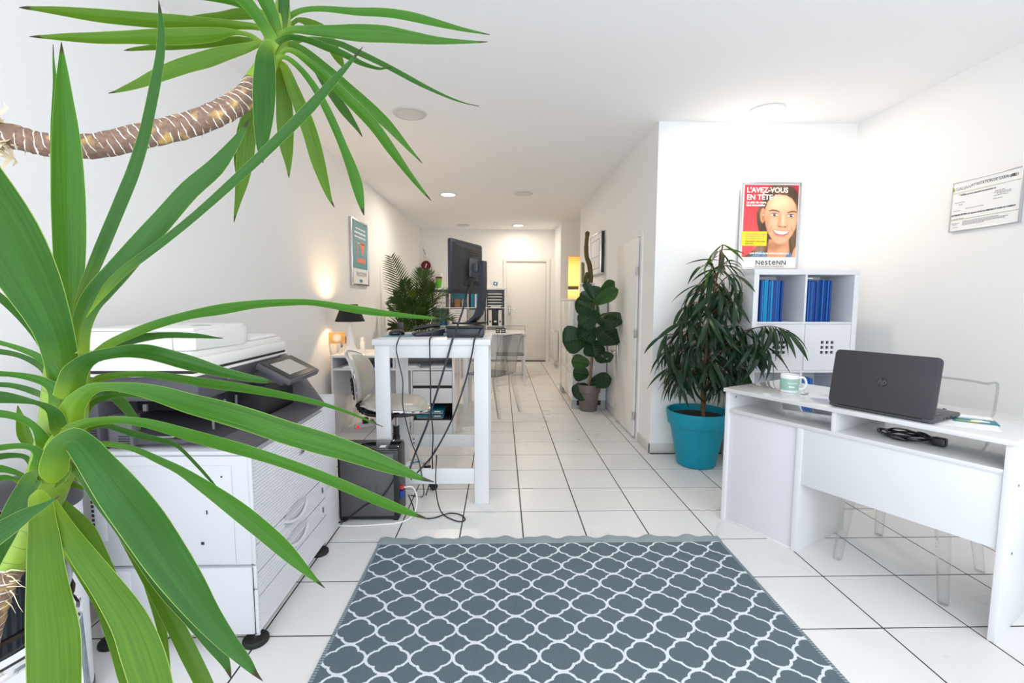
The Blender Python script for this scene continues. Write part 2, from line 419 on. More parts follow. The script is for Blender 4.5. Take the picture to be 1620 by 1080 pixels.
# ================================================================ RUG
def rug_material():
    k = NT('grey_trellis_weave'); x, y, z = k.sep(k.coord('Object'))
    nz = k.noise(k.coord('Object'), 260, 2); jag = k.math('MULTIPLY', k.math('SUBTRACT', nz, .5), .05)
    PX, PY = .157, .1445
    u = k.math('SUBTRACT', k.math('FRACT', k.math('ADD', k.math('DIVIDE', k.math('ADD', x, .255), PX), 20.5)), .5)
    v = k.math('SUBTRACT', k.math('FRACT', k.math('ADD', k.math('DIVIDE', k.math('ADD', y, -2.31), PY), 40.5)), .5)
    au, av = k.math('ABSOLUTE', u), k.math('ABSOLUTE', v)
    def circ(cx, cy, r):
        a = k.math('SUBTRACT', au, cx); b = k.math('SUBTRACT', av, cy)
        return k.math('SUBTRACT', k.math('SQRT', k.math('ADD', k.math('MULTIPLY', a, a), k.math('MULTIPLY', b, b))), r)
    lobe_h = circ(.215, 0, .272)
    bx = k.math('SUBTRACT', au, .17); by = k.math('SUBTRACT', av, .485)
    lobe_v = circ(0, .20, .275)
    sd = k.math('ADD', k.math('MINIMUM', lobe_h, lobe_v), jag)
    line = k.math('LESS_THAN', k.math('ABSOLUTE', sd), .031)
    # shared walls at the cell borders
    touch = k.math('MULTIPLY', k.math('GREATER_THAN', av, .467), k.math('LESS_THAN', au, .12))
    line = k.math('MAXIMUM', line, touch)
    rib = k.math('SINE', k.math('MULTIPLY', k.math('ADD', x, k.math('MULTIPLY', nz, .0006)), 2*PI/.0062))
    grey = k.mix(k.math('MULTIPLY_ADD', rib, .5, .5), srgb(80, 95, 103), srgb(104, 120, 128))
    grey = k.mix(k.math('MULTIPLY', k.noise(k.coord('Object'), 4, 3), .5), grey, srgb(78, 92, 102))
    col = k.mix(line, grey, srgb(214, 220, 224))
    # plain bound edges
    ex = k.math('GREATER_THAN', k.math('ABSOLUTE', k.math('SUBTRACT', x, .2645)), .905)
    st = k.math('GREATER_THAN', k.math('SINE', k.math('MULTIPLY', y, 2*PI/.012)), 0)
    col = k.mix(ex, col, k.mix(st, srgb(96, 110, 116), srgb(150, 160, 164)))
    k.base(col); k.b.inputs['Roughness'].default_value = .75; k.b.inputs['Specular IOR Level'].default_value = .3
    k.bump(k.math('ADD', k.math('MULTIPLY', rib, .5), k.math('MULTIPLY', line, .8)), .35, .0015); return k.m
M['rug'] = rug_material(); M['rugedge'] = pm('pale_grey_binding', srgb(138, 150, 154), .8, grain=.1, gscale=300, bump=.2)
rug = thing('rug', 'dark grey plastic rug with white trellis pattern on the tiles', 'rug', (0, 0, 0))
b = B(); nx, ny = 60, 60; gx = np.linspace(-.655, 1.184, nx+1); gy = np.linspace(.45, 2.385, ny+1)
vs = [[b.bm.verts.new((x, y, .0055+.0006*math.sin(x*9+y*4))) for x in gx] for y in gy]
for j in range(ny):
    for i in range(nx): b.bm.faces.new((vs[j][i], vs[j][i+1], vs[j+1][i+1], vs[j+1][i]))
lo = [[b.bm.verts.new((x, y, .0003)) for x in (gx[0], gx[-1])] for y in (gy[0], gy[-1])]
b.bm.faces.new((lo[0][0], lo[0][1], lo[1][1], lo[1][0])) 
b.bm.faces.new([lo[0][0]]+vs[0]+[lo[0][1]]); b.bm.faces.new([lo[1][1]]+vs[-1][::-1]+[lo[1][0]])
b.bm.faces.new([lo[0][1]]+[r[-1] for r in vs]+[lo[1][1]]); b.bm.faces.new([lo[1][0]]+[r[0] for r in vs][::-1]+[lo[0][0]])
obj('woven_field', b, 'rug', rug)
b = B(); n = 120; A = []
for i in range(n+1):
    x = -.657+1.845*i/n; w = .004*math.sin(x*31+1.3)+.003*math.sin(x*57)
    A.append([b.bm.verts.new(q) for q in ((x, 2.378, .0065), (x, 2.41+w*.5, .010+w*.9), (x, 2.440+w, .008+w), (x, 2.440+w, .002), (x, 2.378, .002))])
for p, q in zip(A, A[1:]):
    for i in range(5): b.bm.faces.new((p[i], q[i], q[(i+1) % 5], p[(i+1) % 5]))
b.bm.faces.new(A[0]); b.bm.faces.new(A[-1][::-1])
obj('edge_binding', b, 'rugedge', rug)
LEAVES = [
(0,-0.2,[[-5562,6000,11870,114,107,6],[-5489,5905,12184,119,106,12],[-5425,5761,12628,139,116,34],[-5435,5537,13225,199,161,68],[-5445,5308,13762,216,174,81],[-5440,5047,14296,170,139,60],[-5375,4793,14761,84,71,24],[-5287,4600,15078,4,4,1]]),
(1,0.45,[[-5611,6200,12517,31,28,-2],[-5654,6269,12845,67,61,-3],[-5697,6321,13093,101,91,-6],[-5767,6459,13767,124,112,-9],[-5852,6596,14456,128,115,-6],[-5945,6734,15161,110,98,-4],[-6037,6855,15790,69,61,-2],[-6092,6933,16200,36,33,-1],[-6141,7000,16559,2,2,0]]),
(1,0.3,[[-6005,6650,12748,38,34,-1],[-6122,6801,13632,83,52,3],[-6256,6952,14534,94,59,4],[-6360,7073,15269,71,45,2],[-6445,7194,16014,27,17,1],[-6497,7255,16391,11,7,0],[-6524,7300,16675,3,2,0]]),
(0,0.15,[[-5535,6200,12765,22,19,-8],[-5468,6264,13093,47,26,-17],[-5386,6314,13342,65,22,-25],[-5227,6413,13847,81,13,-28],[-5063,6513,14361,82,14,-28],[-4957,6579,14708,77,13,-22],[-4848,6667,15191,75,12,-16],[-4789,6737,15590,69,11,-11],[-4749,6792,15903,66,10,-9],[-4705,6862,16309,59,8,-5],[-4706,6916,16626,53,6,1],[-4727,6954,16854,35,3,4],[-4769,7000,17129,4,0,1]]),
(0,-0.2,[[-5379,6000,12292,88,76,-20],[-5382,6086,12607,80,59,-22],[-5333,6164,12889,93,57,-46],[-5228,6230,13093,99,54,-77],[-5061,6316,13343,99,53,-83],[-4837,6428,13685,96,52,-81],[-4571,6556,14081,88,47,-75],[-4293,6684,14488,82,44,-78],[-4000,6797,14817,74,40,-69],[-3778,6898,15167,49,25,-36],[-3667,6956,15386,26,13,-16],[-3593,7000,15559,3,1,-2]]),
(0,0.3,[[-5232,6000,12756,2,2,-2],[-5152,6048,12915,15,11,-11],[-5032,6113,13132,34,19,-29],[-4842,6196,13377,37,12,-39],[-4508,6318,13691,34,7,-38],[-4090,6467,14110,36,8,-37],[-3503,6678,14763,44,10,-42],[-3118,6813,15214,52,11,-47],[-2719,6951,15697,54,12,-46],[-2391,7068,16139,40,9,-32],[-2182,7142,16419,22,5,-17],[-2020,7200,16651,3,1,-2]]),
(1,0.2,[[-5462,6200,12143,28,20,-35],[-5300,6368,12368,36,8,-44],[-5082,6533,12518,40,-11,-53],[-4845,6691,12641,40,-25,-55],[-4525,6883,12760,35,-31,-60],[-4180,7072,12839,40,-46,-81],[-3771,7278,12913,25,-37,-62],[-3332,7482,12942,17,-35,-54],[-2994,7630,12931,8,-35,-50],[-2385,7886,12814,8,-45,-62],[-1785,8117,12723,6,-31,-43],[-1217,8322,12661,4,-16,-22],[-991,8400,12647,1,-4,-6]]),
(0,0.16,[[-5599,6400,12089,20,14,-28],[-5384,6516,12301,45,-23,-48],[-5120,6631,12431,34,-40,-58],[-4797,6757,12475,16,-37,-43],[-4453,6885,12456,9,-33,-34],[-4231,6965,12422,3,-13,-13],[-4132,7000,12410,1,-4,-4]]),
(0,-0.2,[[-5395,5850,11770,107,92,-32],[-5276,5788,11988,86,101,-26],[-5176,5757,12134,63,91,-53],[-4990,5755,12274,16,60,-66],[-4774,5868,12331,-17,30,-73],[-4655,6066,12325,-51,8,-89],[-4578,6285,12258,-66,13,-97],[-4275,6443,12117,-53,20,-101],[-3933,6575,11974,-35,17,-75],[-3643,6679,11875,-22,14,-56],[-3416,6756,11815,-12,9,-33],[-3284,6800,11779,-2,1,-5]]),
(1,0.2,[[-5713,6400,11707,27,19,-25],[-5638,6473,11842,29,11,-33],[-5539,6534,11902,18,-10,-49],[-5307,6657,11926,12,-23,-37],[-5071,6776,11907,11,-37,-39],[-4785,6916,11827,10,-52,-49],[-4432,7079,11721,11,-62,-58],[-3897,7307,11579,8,-56,-52],[-3462,7481,11441,5,-50,-44],[-3053,7636,11302,1,-33,-28],[-2645,7788,11116,-1,-24,-20],[-2314,7909,10931,-1,-15,-12],[-2060,8000,10783,0,-5,-4]]),
(1,-0.14,[[-5380,5800,11398,111,95,-28],[-5327,5791,11576,91,82,-36],[-5232,5784,11736,67,59,-60],[-5046,5786,11886,27,23,-65],[-4830,5805,11913,-2,1,-52],[-4573,5866,11869,-20,-5,-76],[-4346,5975,11774,-44,-17,-99],[-4117,6157,11618,-59,-24,-118],[-3864,6411,11444,-67,-27,-135],[-3564,6643,11249,-70,-27,-145],[-3184,6775,11051,-68,-26,-156],[-2782,6905,10867,-64,-25,-158],[-2360,7036,10675,-62,-23,-142],[-1917,7169,10446,-55,-20,-117],[-1548,7276,10250,-36,-13,-75],[-1281,7351,10104,-14,-5,-32],[-1096,7400,10030,-2,-1,-5]]),
(0,0.16,[[-5817,6600,11504,24,17,-21],[-5729,6631,11633,33,-4,-39],[-5593,6663,11690,-2,-52,-43],[-5461,6705,11534,-16,-69,-28],[-5370,6743,11359,-15,-57,-20],[-5298,6776,11201,-11,-38,-11],[-5281,6800,11062,-1,-4,-1]]),
(1,0.16,[[-5693,6400,11418,29,20,-23],[-5583,6435,11585,26,-13,-36],[-5305,6488,11662,8,-28,-31],[-4981,6548,11639,0,-37,-28],[-4721,6600,11519,0,-4,-3]]),
(1,-0.2,[[-5527,5800,11109,103,84,-46],[-5463,5793,11240,82,73,-51],[-5374,5787,11338,53,45,-68],[-5193,5783,11442,19,20,-58],[-4932,5796,11486,2,14,-50],[-4696,5838,11474,-14,15,-52],[-4456,5930,11400,-37,9,-62],[-4145,6162,11190,-58,4,-74],[-3894,6421,10986,-61,5,-77],[-3589,6648,10782,-53,10,-81],[-3206,6781,10582,-48,11,-80],[-2721,6942,10304,-49,11,-76],[-2295,7080,10035,-52,11,-77],[-1938,7190,9810,-52,11,-80],[-1612,7285,9617,-39,9,-63],[-1373,7352,9488,-17,4,-30],[-1197,7400,9399,-3,1,-5]]),
(0,0.16,[[-5600,6200,11124,24,16,-17],[-5531,6248,11265,24,-2,-33],[-5369,6305,11292,8,-34,-29],[-5211,6362,11214,4,-45,-23],[-4983,6444,11092,5,-50,-26],[-4729,6528,10993,4,-42,-21],[-4586,6578,10893,-1,-28,-10],[-4405,6669,10591,-2,-28,-9],[-4259,6747,10314,-2,-19,-6],[-4154,6800,10117,0,-5,-2]]),
(1,0.18,[[-5669,6100,10985,26,8,-48],[-5538,6143,11065,12,2,-40],[-5406,6180,11069,-1,-5,-37],[-5206,6236,11042,-8,-6,-35],[-4972,6303,10949,-17,-8,-35],[-4738,6375,10781,-25,-11,-39],[-4498,6448,10600,-35,-15,-45],[-4255,6526,10356,-57,-24,-62],[-3969,6617,10052,-77,-32,-78],[-3673,6712,9707,-90,-37,-84],[-3366,6810,9318,-90,-35,-76],[-3129,6888,8980,-65,-25,-51],[-2926,6952,8693,-29,-11,-24],[-2766,7000,8484,-3,-1,-3]]),
(0,-0.1,[[-5431,5600,10766,28,25,-4],[-5379,5565,10906,94,80,-18],[-5295,5516,11102,97,72,-37],[-5167,5473,11276,83,44,-76],[-5037,5447,11344,6,-51,-137],[-4905,5426,11305,-66,-103,-60],[-4706,5400,11063,-84,-134,-58],[-4505,5433,10704,-103,-167,-77],[-4338,5543,10259,-117,-186,-82],[-4150,5600,9822,-117,-181,-71],[-3898,5600,9391,-102,-156,-60],[-3671,5600,9003,-74,-116,-47],[-3453,5600,8687,-49,-83,-36],[-3230,5600,8402,-29,-49,-22],[-3119,5600,8245,-11,-20,-9],[-3036,5600,8149,-1,-2,-1]]),
(0,-0.12,[[-5710,5900,10697,90,63,-61],[-5624,5904,10827,65,41,-68],[-5503,5908,10900,-18,-31,-58],[-5347,5914,10739,-43,-39,-32],[-5158,5924,10415,-58,-48,-40],[-4946,5934,10137,-75,-62,-54],[-4699,5946,9751,-96,-76,-62],[-4391,5961,9249,-109,-88,-73],[-4096,5974,8811,-103,-82,-65],[-3875,5986,8402,-82,-60,-42],[-3737,5994,8083,-42,-27,-15],[-3677,6000,7838,-3,-2,-1]]),
(2,0.16,[[-6103,6200,10344,71,38,-73],[-5978,6193,10460,37,8,-62],[-5809,6185,10515,1,-13,-29],[-5639,6177,10482,-6,-16,-18],[-5488,6169,10414,-12,-20,-11],[-5247,6150,10096,-22,-36,-13],[-5008,6128,9688,-34,-51,-16],[-4729,6101,9164,-44,-67,-20],[-4449,6072,8609,-54,-80,-22],[-4210,6046,8076,-57,-82,-21],[-4008,6023,7628,-51,-71,-18],[-3888,6008,7312,-19,-25,-6],[-3833,6000,7131,-2,-2,0]]),
(2,0.16,[[-6088,6400,10429,18,6,-27],[-5976,6397,10502,9,-5,-29],[-5845,6393,10502,-7,-22,-24],[-5744,6390,10440,-14,-28,-14],[-5671,6387,10341,-11,-23,-7],[-5477,6378,10080,-11,-33,-7],[-5272,6369,9835,-10,-27,-4],[-5081,6355,9305,-13,-33,-4],[-4928,6342,8844,-22,-53,-5],[-4818,6330,8378,-24,-53,-3],[-4773,6321,8002,-19,-40,-1],[-4742,6309,7529,-13,-26,0],[-4724,6300,7147,-2,-3,0]]),
(2,-0.08,[[-5552,5550,10709,-16,-14,4],[-5554,5530,10639,-54,-56,0],[-5493,5494,10514,-74,-80,-4],[-5449,5449,10355,-80,-87,2],[-5382,5380,10117,-94,-108,6],[-5302,5293,9818,-107,-126,6],[-5188,5185,9463,-129,-154,4],[-5080,5087,9150,-147,-170,10],[-4987,4970,8787,-150,-167,18],[-4887,4834,8382,-131,-144,18],[-4793,4697,7997,-75,-82,11],[-4724,4600,7735,-1,-2,0]]),
(2,-0.12,[[-5542,5650,10539,-34,-39,-14],[-5435,5618,10376,-45,-49,-20],[-5275,5570,10134,-63,-65,-35],[-4998,5499,9809,-80,-79,-53],[-4741,5436,9524,-94,-90,-59],[-4459,5359,9172,-121,-107,-59],[-4293,5297,8856,-149,-117,-47],[-4131,5223,8474,-152,-111,-36],[-3990,5144,8063,-128,-89,-24],[-3866,5065,7658,-74,-51,-12],[-3770,5000,7326,-2,-1,0]]),
(2,-0.16,[[-5765,6000,9696,-14,-17,-7],[-5412,6000,8988,-11,-29,-5],[-5286,6000,8674,-21,-51,-7],[-5175,6000,8266,-28,-63,-7],[-5082,6000,7807,-29,-63,-6],[-4988,6000,7341,-1,-3,0]]),
(2,0.16,[[-5960,6100,10429,-22,-30,-19],[-5875,6128,10286,-26,-42,-24],[-5759,6165,10092,-34,-66,-30],[-5649,6208,9848,-50,-87,-32],[-5552,6261,9503,-47,-78,-24],[-5459,6320,9098,-40,-63,-17],[-5395,6370,8736,-17,-26,-7],[-5346,6400,8525,-2,-3,-1]]),
(0,-0.16,[[-5931,4700,10222,46,-14,-121],[-5773,4788,10271,80,-41,-122],[-5565,4904,10393,87,-33,-112],[-5389,4999,10505,69,-20,-84],[-5251,5073,10611,48,-15,-60],[-5106,5143,10694,21,-8,-28],[-5032,5179,10743,9,-3,-11],[-4986,5200,10771,2,-1,-3]]),
(0,0.16,[[-5667,5750,10723,42,52,28],[-5675,5703,10823,25,50,55],[-5715,5666,10821,-62,-28,63],[-5737,5587,10711,-79,-44,38],[-5741,5472,10541,-92,-52,35],[-5732,5331,10339,-89,-51,33],[-5723,5167,10125,-81,-48,26],[-5674,4991,9897,-47,-31,11],[-5589,4800,9664,-2,-1,0]]),
(1,-0.16,[[-5500,5900,11808,88,87,27],[-5516,5865,11975,70,48,17],[-5529,5840,12090,51,26,19],[-5576,5812,12204,39,11,30],[-5681,5773,12311,25,1,33],[-5818,5729,12393,17,-3,31],[-5981,5679,12466,12,-6,30],[-6197,5613,12525,13,-20,55],[-6517,5516,12533,3,-30,49],[-6878,5400,12435,0,-2,3]]),
(0,-0.16,[[-6202,6500,11812,30,30,10],[-6239,6474,11992,35,23,18],[-6320,6454,12100,28,9,35],[-6502,6419,12217,17,-4,36],[-6730,6379,12282,9,-12,40],[-7075,6321,12313,3,-27,57],[-7487,6250,12263,-4,-27,35],[-7761,6200,12145,-1,-3,3]]),
(1,-0.16,[[-5457,5850,11578,93,90,12],[-5440,5811,11731,103,71,17],[-5453,5778,11849,81,40,38],[-5508,5741,11950,46,9,43],[-5598,5700,12020,28,-7,46],[-5736,5642,12076,16,-11,39],[-5903,5572,12110,10,-15,36],[-6148,5467,12120,10,-34,61],[-6428,5339,12069,1,-37,41],[-6687,5200,11897,0,-3,2]]),
(0,-0.16,[[-6244,6500,11528,23,26,17],[-6298,6478,11640,24,17,24],[-6396,6454,11715,22,3,40],[-6563,6416,11793,16,-10,44],[-6766,6373,11836,6,-16,37],[-7169,6288,11835,0,-33,51],[-7566,6200,11727,0,-3,4]]),
(0,0.16,[[-5435,5750,11301,39,39,5],[-5400,5699,11427,53,62,12],[-5363,5633,11585,36,59,24],[-5379,5573,11699,9,35,28],[-5441,5500,11777,0,18,21],[-5526,5410,11834,-5,26,39],[-5632,5293,11889,-17,32,64],[-5753,5151,11905,-38,19,76],[-5881,4967,11844,-36,-3,43],[-5952,4800,11719,-2,0,2]]),
(1,-0.16,[[-5715,5850,11094,67,72,20],[-5699,5785,11276,52,34,12],[-5710,5724,11429,37,13,17],[-5778,5651,11550,28,6,33],[-5917,5543,11640,21,-5,48],[-6110,5391,11671,12,-26,69],[-6316,5200,11577,0,-2,3]]),
(2,0.16,[[-6683,6700,10668,12,14,4],[-6718,6700,10781,12,14,5],[-6786,6700,10911,36,41,16],[-6844,6700,11060,50,54,11],[-6875,6700,11300,30,31,4],[-6895,6700,11475,2,2,0]]),
(1,-0.16,[[-5767,5800,10835,85,78,-19],[-5700,5758,10963,83,55,-11],[-5677,5714,11091,54,24,13],[-5714,5667,11186,29,4,29],[-5800,5607,11229,14,-7,36],[-5927,5516,11236,9,-15,42],[-6125,5364,11212,6,-29,54],[-6297,5200,11109,0,-2,3]]),
(0,0.16,[[-6339,6300,10657,26,30,10],[-6355,6269,10792,26,18,12],[-6404,6242,10881,19,5,28],[-6514,6206,10911,7,-7,40],[-6637,6166,10908,0,-16,45],[-6878,6085,10869,-5,-26,50],[-7112,6000,10775,-1,-2,4]]),
(1,0.16,[[-6331,6200,10582,16,25,23],[-6384,6153,10670,17,12,21],[-6459,6098,10743,23,5,36],[-6552,6036,10792,16,-5,55],[-6756,5897,10812,7,-15,53],[-6883,5800,10768,0,-2,4]]),
(1,-0.16,[[-6219,6000,10610,9,16,16],[-6273,5935,10703,13,6,21],[-6344,5870,10729,10,-7,44],[-6495,5721,10716,3,-15,42],[-6592,5600,10648,0,-2,4]]),
(2,0.35,[[-5860,5850,10684,69,14,-138],[-5762,5850,10733,75,16,-151],[-5631,5850,10798,73,21,-131],[-5499,5850,10880,46,16,-75],[-5433,5850,10920,15,5,-25]]),
(0,-0.16,[[-5804,6200,11849,64,62,14],[-5705,6021,12192,70,38,5],[-5656,5849,12482,58,24,11],[-5656,5658,12739,42,17,15],[-5664,5424,13006,37,15,17],[-5684,5205,13196,35,14,22],[-5701,5000,13329,2,1,2]]),
(2,-0.16,[[-4130,9000,17803,16,-26,62],[-4266,8957,17821,12,-20,43],[-4409,8911,17836,8,-26,44],[-4629,8842,17816,6,-39,51],[-5002,8723,17766,10,-58,64],[-5449,8575,17708,13,-71,79],[-5876,8426,17648,15,-74,84],[-6282,8277,17598,17,-69,80],[-6666,8128,17556,16,-58,69],[-7030,7979,17521,11,-38,46],[-7239,7889,17494,6,-23,26],[-7361,7836,17475,4,-15,17],[-7442,7800,17457,1,-2,3]]),
(2,-0.16,[[-4095,8800,17398,32,-12,54],[-4235,8732,17467,30,-10,43],[-4351,8668,17547,18,-13,34],[-4509,8601,17561,7,-19,31],[-4667,8536,17534,1,-37,48],[-4858,8457,17458,-1,-65,79],[-5192,8313,17346,4,-75,96],[-5587,8133,17235,6,-70,91],[-5958,7953,17125,5,-55,73],[-6306,7774,17016,6,-46,62],[-6566,7630,16945,6,-33,46],[-6751,7522,16890,3,-19,27],[-6870,7450,16854,2,-11,15],[-6951,7400,16827,0,-2,3]]),
(2,-0.16,[[-4370,9200,17686,6,-20,45],[-4792,9128,17709,4,-49,49],[-5313,9039,17611,0,-58,51],[-5823,8950,17515,1,-54,47],[-6222,8879,17441,0,-35,31],[-6516,8825,17378,0,-21,18],[-6652,8800,17342,0,-3,3]]),
(2,-0.16,[[-4332,9400,18129,34,-15,56],[-4640,9444,18330,21,-43,69],[-4953,9481,18369,-5,-62,73],[-5335,9526,18355,-5,-43,50],[-5718,9570,18374,-1,-18,22],[-5975,9600,18376,0,-3,4]]),
(2,-0.16,[[-4074,8800,17377,32,-7,44],[-4182,8756,17449,13,-12,41],[-4306,8718,17428,-10,-23,47],[-4497,8658,17331,-24,-33,72],[-4823,8552,17180,-36,-44,101],[-5050,8476,17057,-41,-49,110],[-5360,8370,16900,-41,-48,102],[-5703,8245,16686,-39,-41,83],[-5952,8150,16511,-26,-28,55],[-6155,8073,16386,-13,-14,30],[-6258,8033,16328,-5,-6,14],[-6344,8000,16289,-1,-1,4]]),
(1,-0.16,[[-4293,9200,18129,36,-18,64],[-4497,9160,18235,33,-32,59],[-4701,9122,18318,20,-44,48],[-5008,9068,18368,12,-42,41],[-5462,8990,18399,10,-49,44],[-6054,8886,18399,6,-41,36],[-6536,8800,18369,0,-3,3]]),
(1,-0.16,[[-3958,8700,17412,75,12,44],[-3995,8648,17489,86,8,46],[-4037,8585,17580,88,2,43],[-4101,8490,17711,89,-11,43],[-4187,8384,17840,89,-19,51],[-4301,8259,17971,96,-27,63],[-4482,8062,18152,107,-34,74],[-4706,7807,18348,82,-22,53],[-4842,7600,18509,4,-1,2]]),
(1,-0.16,[[-3935,8800,17528,77,27,15],[-3956,8766,17700,83,23,19],[-4002,8722,17916,99,17,33],[-4087,8672,18145,118,15,46],[-4199,8603,18457,126,20,43],[-4331,8496,18933,94,19,27],[-4413,8400,19350,5,1,1]]),
(0,-0.3,[[-3930,8900,17687,50,27,-9],[-3898,8893,17855,60,30,-7],[-3871,8883,18116,79,37,-5],[-3855,8872,18374,87,41,-5],[-3814,8851,18884,92,45,-9],[-3723,8825,19485,65,33,-7],[-3655,8800,20075,4,2,0]]),
(1,0.16,[[-3954,9000,17697,36,21,-9],[-3924,9057,17945,34,14,-9],[-3887,9087,18072,31,15,-22],[-3785,9124,18193,24,14,-38],[-3586,9180,18293,13,5,-44],[-3270,9264,18358,7,1,-54],[-2784,9390,18394,7,0,-72],[-2224,9529,18461,6,0,-86],[-1763,9642,18463,-4,-2,-94],[-1290,9757,18418,-6,-2,-72],[-803,9872,18370,-3,-1,-43],[-428,9957,18350,-1,-1,-19],[-238,10000,18339,0,0,-6]]),
(1,-0.16,[[-4024,8750,17458,37,34,-34],[-3871,8741,17614,24,27,-37],[-3644,8732,17697,8,24,-52],[-3365,8721,17684,-3,23,-70],[-2953,8706,17661,-4,31,-97],[-2531,8689,17637,-5,41,-129],[-2031,8670,17613,-9,39,-125],[-1588,8653,17557,-11,29,-95],[-1145,8635,17502,-5,18,-59],[-703,8618,17478,-1,10,-32],[-371,8605,17471,0,4,-14],[-238,8600,17475,0,1,-4]]),
(2,-0.16,[[-4084,9500,18097,22,21,-22],[-3995,9737,18414,18,16,-32],[-3839,9962,18471,-8,16,-94],[-3641,10271,18472,-53,-2,-110],[-3602,10512,18349,-83,-28,-84],[-3549,10734,18229,-69,-24,-72],[-3510,10894,18135,-31,-12,-30],[-3492,11000,18065,-5,-2,-5]]),
(0,-0.16,[[-4030,8700,17285,49,39,-32],[-3908,8691,17461,25,43,-29],[-3704,8681,17543,4,43,-27],[-3405,8668,17498,-7,48,-36],[-3075,8653,17379,-13,52,-42],[-2745,8638,17250,-15,47,-40],[-2448,8623,17100,-10,35,-29],[-2173,8611,17013,-3,22,-17],[-2050,8605,17012,1,13,-9],[-1928,8600,17022,0,4,-3]]),
(0,0.16,[[-4085,9200,17578,14,20,-28],[-3736,9362,17869,13,6,-39],[-3216,9569,17927,4,-16,-67],[-2842,9726,17837,-10,-23,-69],[-2282,9955,17667,-12,-23,-64],[-1689,10189,17447,-10,-19,-51],[-1189,10371,17289,-4,-10,-30],[-797,10503,17205,-1,-5,-15],[-489,10600,17181,0,-2,-8]]),
(1,-0.16,[[-4054,9000,17456,23,25,-30],[-3896,9067,17635,5,17,-44],[-3660,9153,17561,-33,-9,-68],[-3318,9300,17322,-48,-27,-79],[-3014,9431,17076,-58,-33,-89],[-2644,9584,16779,-65,-36,-95],[-2257,9741,16446,-60,-34,-77],[-1916,9889,16079,-30,-17,-35],[-1643,10000,15800,-4,-2,-5]]),
(1,-0.16,[[-3969,8750,17215,27,24,-25],[-3862,8770,17354,14,25,-28],[-3714,8788,17376,-14,22,-38],[-3509,8818,17255,-37,29,-43],[-3171,8874,16972,-54,43,-52],[-2784,8939,16610,-65,49,-59],[-2377,9008,16206,-77,49,-60],[-2075,9068,15797,-74,41,-49],[-1776,9126,15390,-49,28,-34],[-1515,9173,15064,-24,14,-18],[-1353,9200,14882,-5,3,-4]]),
(0,-0.16,[[-4135,9400,17770,-6,16,-37],[-3971,9488,17783,-15,3,-43],[-3722,9659,17639,-43,-35,-65],[-3491,9928,17226,-58,-50,-68],[-3258,10147,16883,-59,-51,-72],[-3059,10322,16593,-27,-23,-30],[-2979,10400,16452,-5,-4,-5]]),
(1,-0.16,[[-4017,8700,17074,36,29,-26],[-3921,8695,17200,14,24,-28],[-3755,8691,17200,-17,16,-35],[-3506,8681,16987,-37,18,-34],[-3249,8668,16633,-54,15,-33],[-3004,8651,16147,-68,14,-32],[-2813,8637,15689,-70,12,-28],[-2675,8625,15327,-93,14,-33],[-2580,8616,15018,-101,13,-26],[-2518,8607,14718,-62,7,-13],[-2487,8603,14574,-28,3,-6],[-2466,8600,14485,-6,1,-1]]),
(2,-0.16,[[-4084,9000,17281,-30,8,-46],[-3962,9023,17206,-57,-12,-37],[-3859,9073,16909,-87,-39,-36],[-3719,9142,16490,-108,-52,-41],[-3598,9210,16058,-119,-60,-38],[-3509,9276,15615,-111,-57,-32],[-3423,9331,15240,-76,-39,-24],[-3350,9371,14963,-36,-18,-14],[-3268,9400,14777,-5,-2,-3]]),
(2,0.16,[[-4200,9200,17331,-61,-17,-22],[-4137,9221,17140,-91,-32,-19],[-4101,9261,16760,-123,-51,-8],[-4115,9305,16317,-138,-60,-2],[-4125,9343,15923,-115,-49,-5],[-4116,9375,15602,-56,-24,-2],[-4126,9400,15335,-5,-2,0]]),
(0,-0.1,[[-3917,8650,17324,46,-9,59],[-4003,8609,17386,-26,-46,67],[-4060,8556,17202,-112,-68,30],[-4053,8469,16881,-146,-76,14],[-4028,8363,16495,-155,-80,12],[-4001,8251,16091,-137,-71,13],[-3988,8154,15750,-104,-54,11],[-3971,8074,15471,-65,-33,3],[-3944,8026,15305,-25,-12,-1],[-3924,8000,15216,-4,-2,0]]),
(2,0.16,[[-4369,9300,17512,-38,-25,15],[-4565,9347,17077,-68,-51,24],[-4753,9394,16634,-102,-76,29],[-4896,9441,16159,-124,-88,23],[-4989,9484,15721,-119,-83,19],[-5091,9524,15311,-93,-66,19],[-5201,9558,14953,-50,-36,12],[-5276,9581,14712,-25,-18,6],[-5334,9600,14506,-4,-3,1]]),
(2,0.16,[[-4593,9500,17377,-30,-21,14],[-4893,9563,16816,-28,-27,11],[-5131,9618,16300,-38,-34,10],[-5254,9665,15832,-36,-31,5],[-5304,9700,15475,-4,-3,0]])]
N_LOWER = 39
CANES = {'upper':[[-9140,7000,14872,161],[-8394,7200,15149,165],[-7503,7400,15402,189],[-7233,7500,15392,173],[-7003,7600,15352,175],[-6452,7800,15401,186],[-5848,8000,15629,195],[-5267,8300,15921,198],[-4844,8500,16208,197],[-4560,8700,16513,190],[-4436,8850,16837,170]],'upper_green':[[-4436,8850,16837,170],[-4293,8950,17145,171],[-4169,9000,17422,184],[-4068,9000,17674,195],[-3990,9000,17913,171],[-3942,9000,18237,125],[-3907,9000,18558,45]],'lower':[[-5671,6250,12430,83],[-5678,6200,12185,207],[-5684,6150,11858,231],[-5689,6100,11534,239],[-5757,6100,11198,248],[-5811,6050,10876,247],[-5892,6000,10599,238],[-6022,6000,10302,231],[-6134,5950,10028,221],[-6242,5900,9774,212],[-6319,5850,9599,203]],'lower_bark':[[-6303,5870,9647,187],[-6322,5800,9519,177],[-6420,5750,9256,176],[-6537,5700,8869,184],[-6693,5650,8314,192]]}
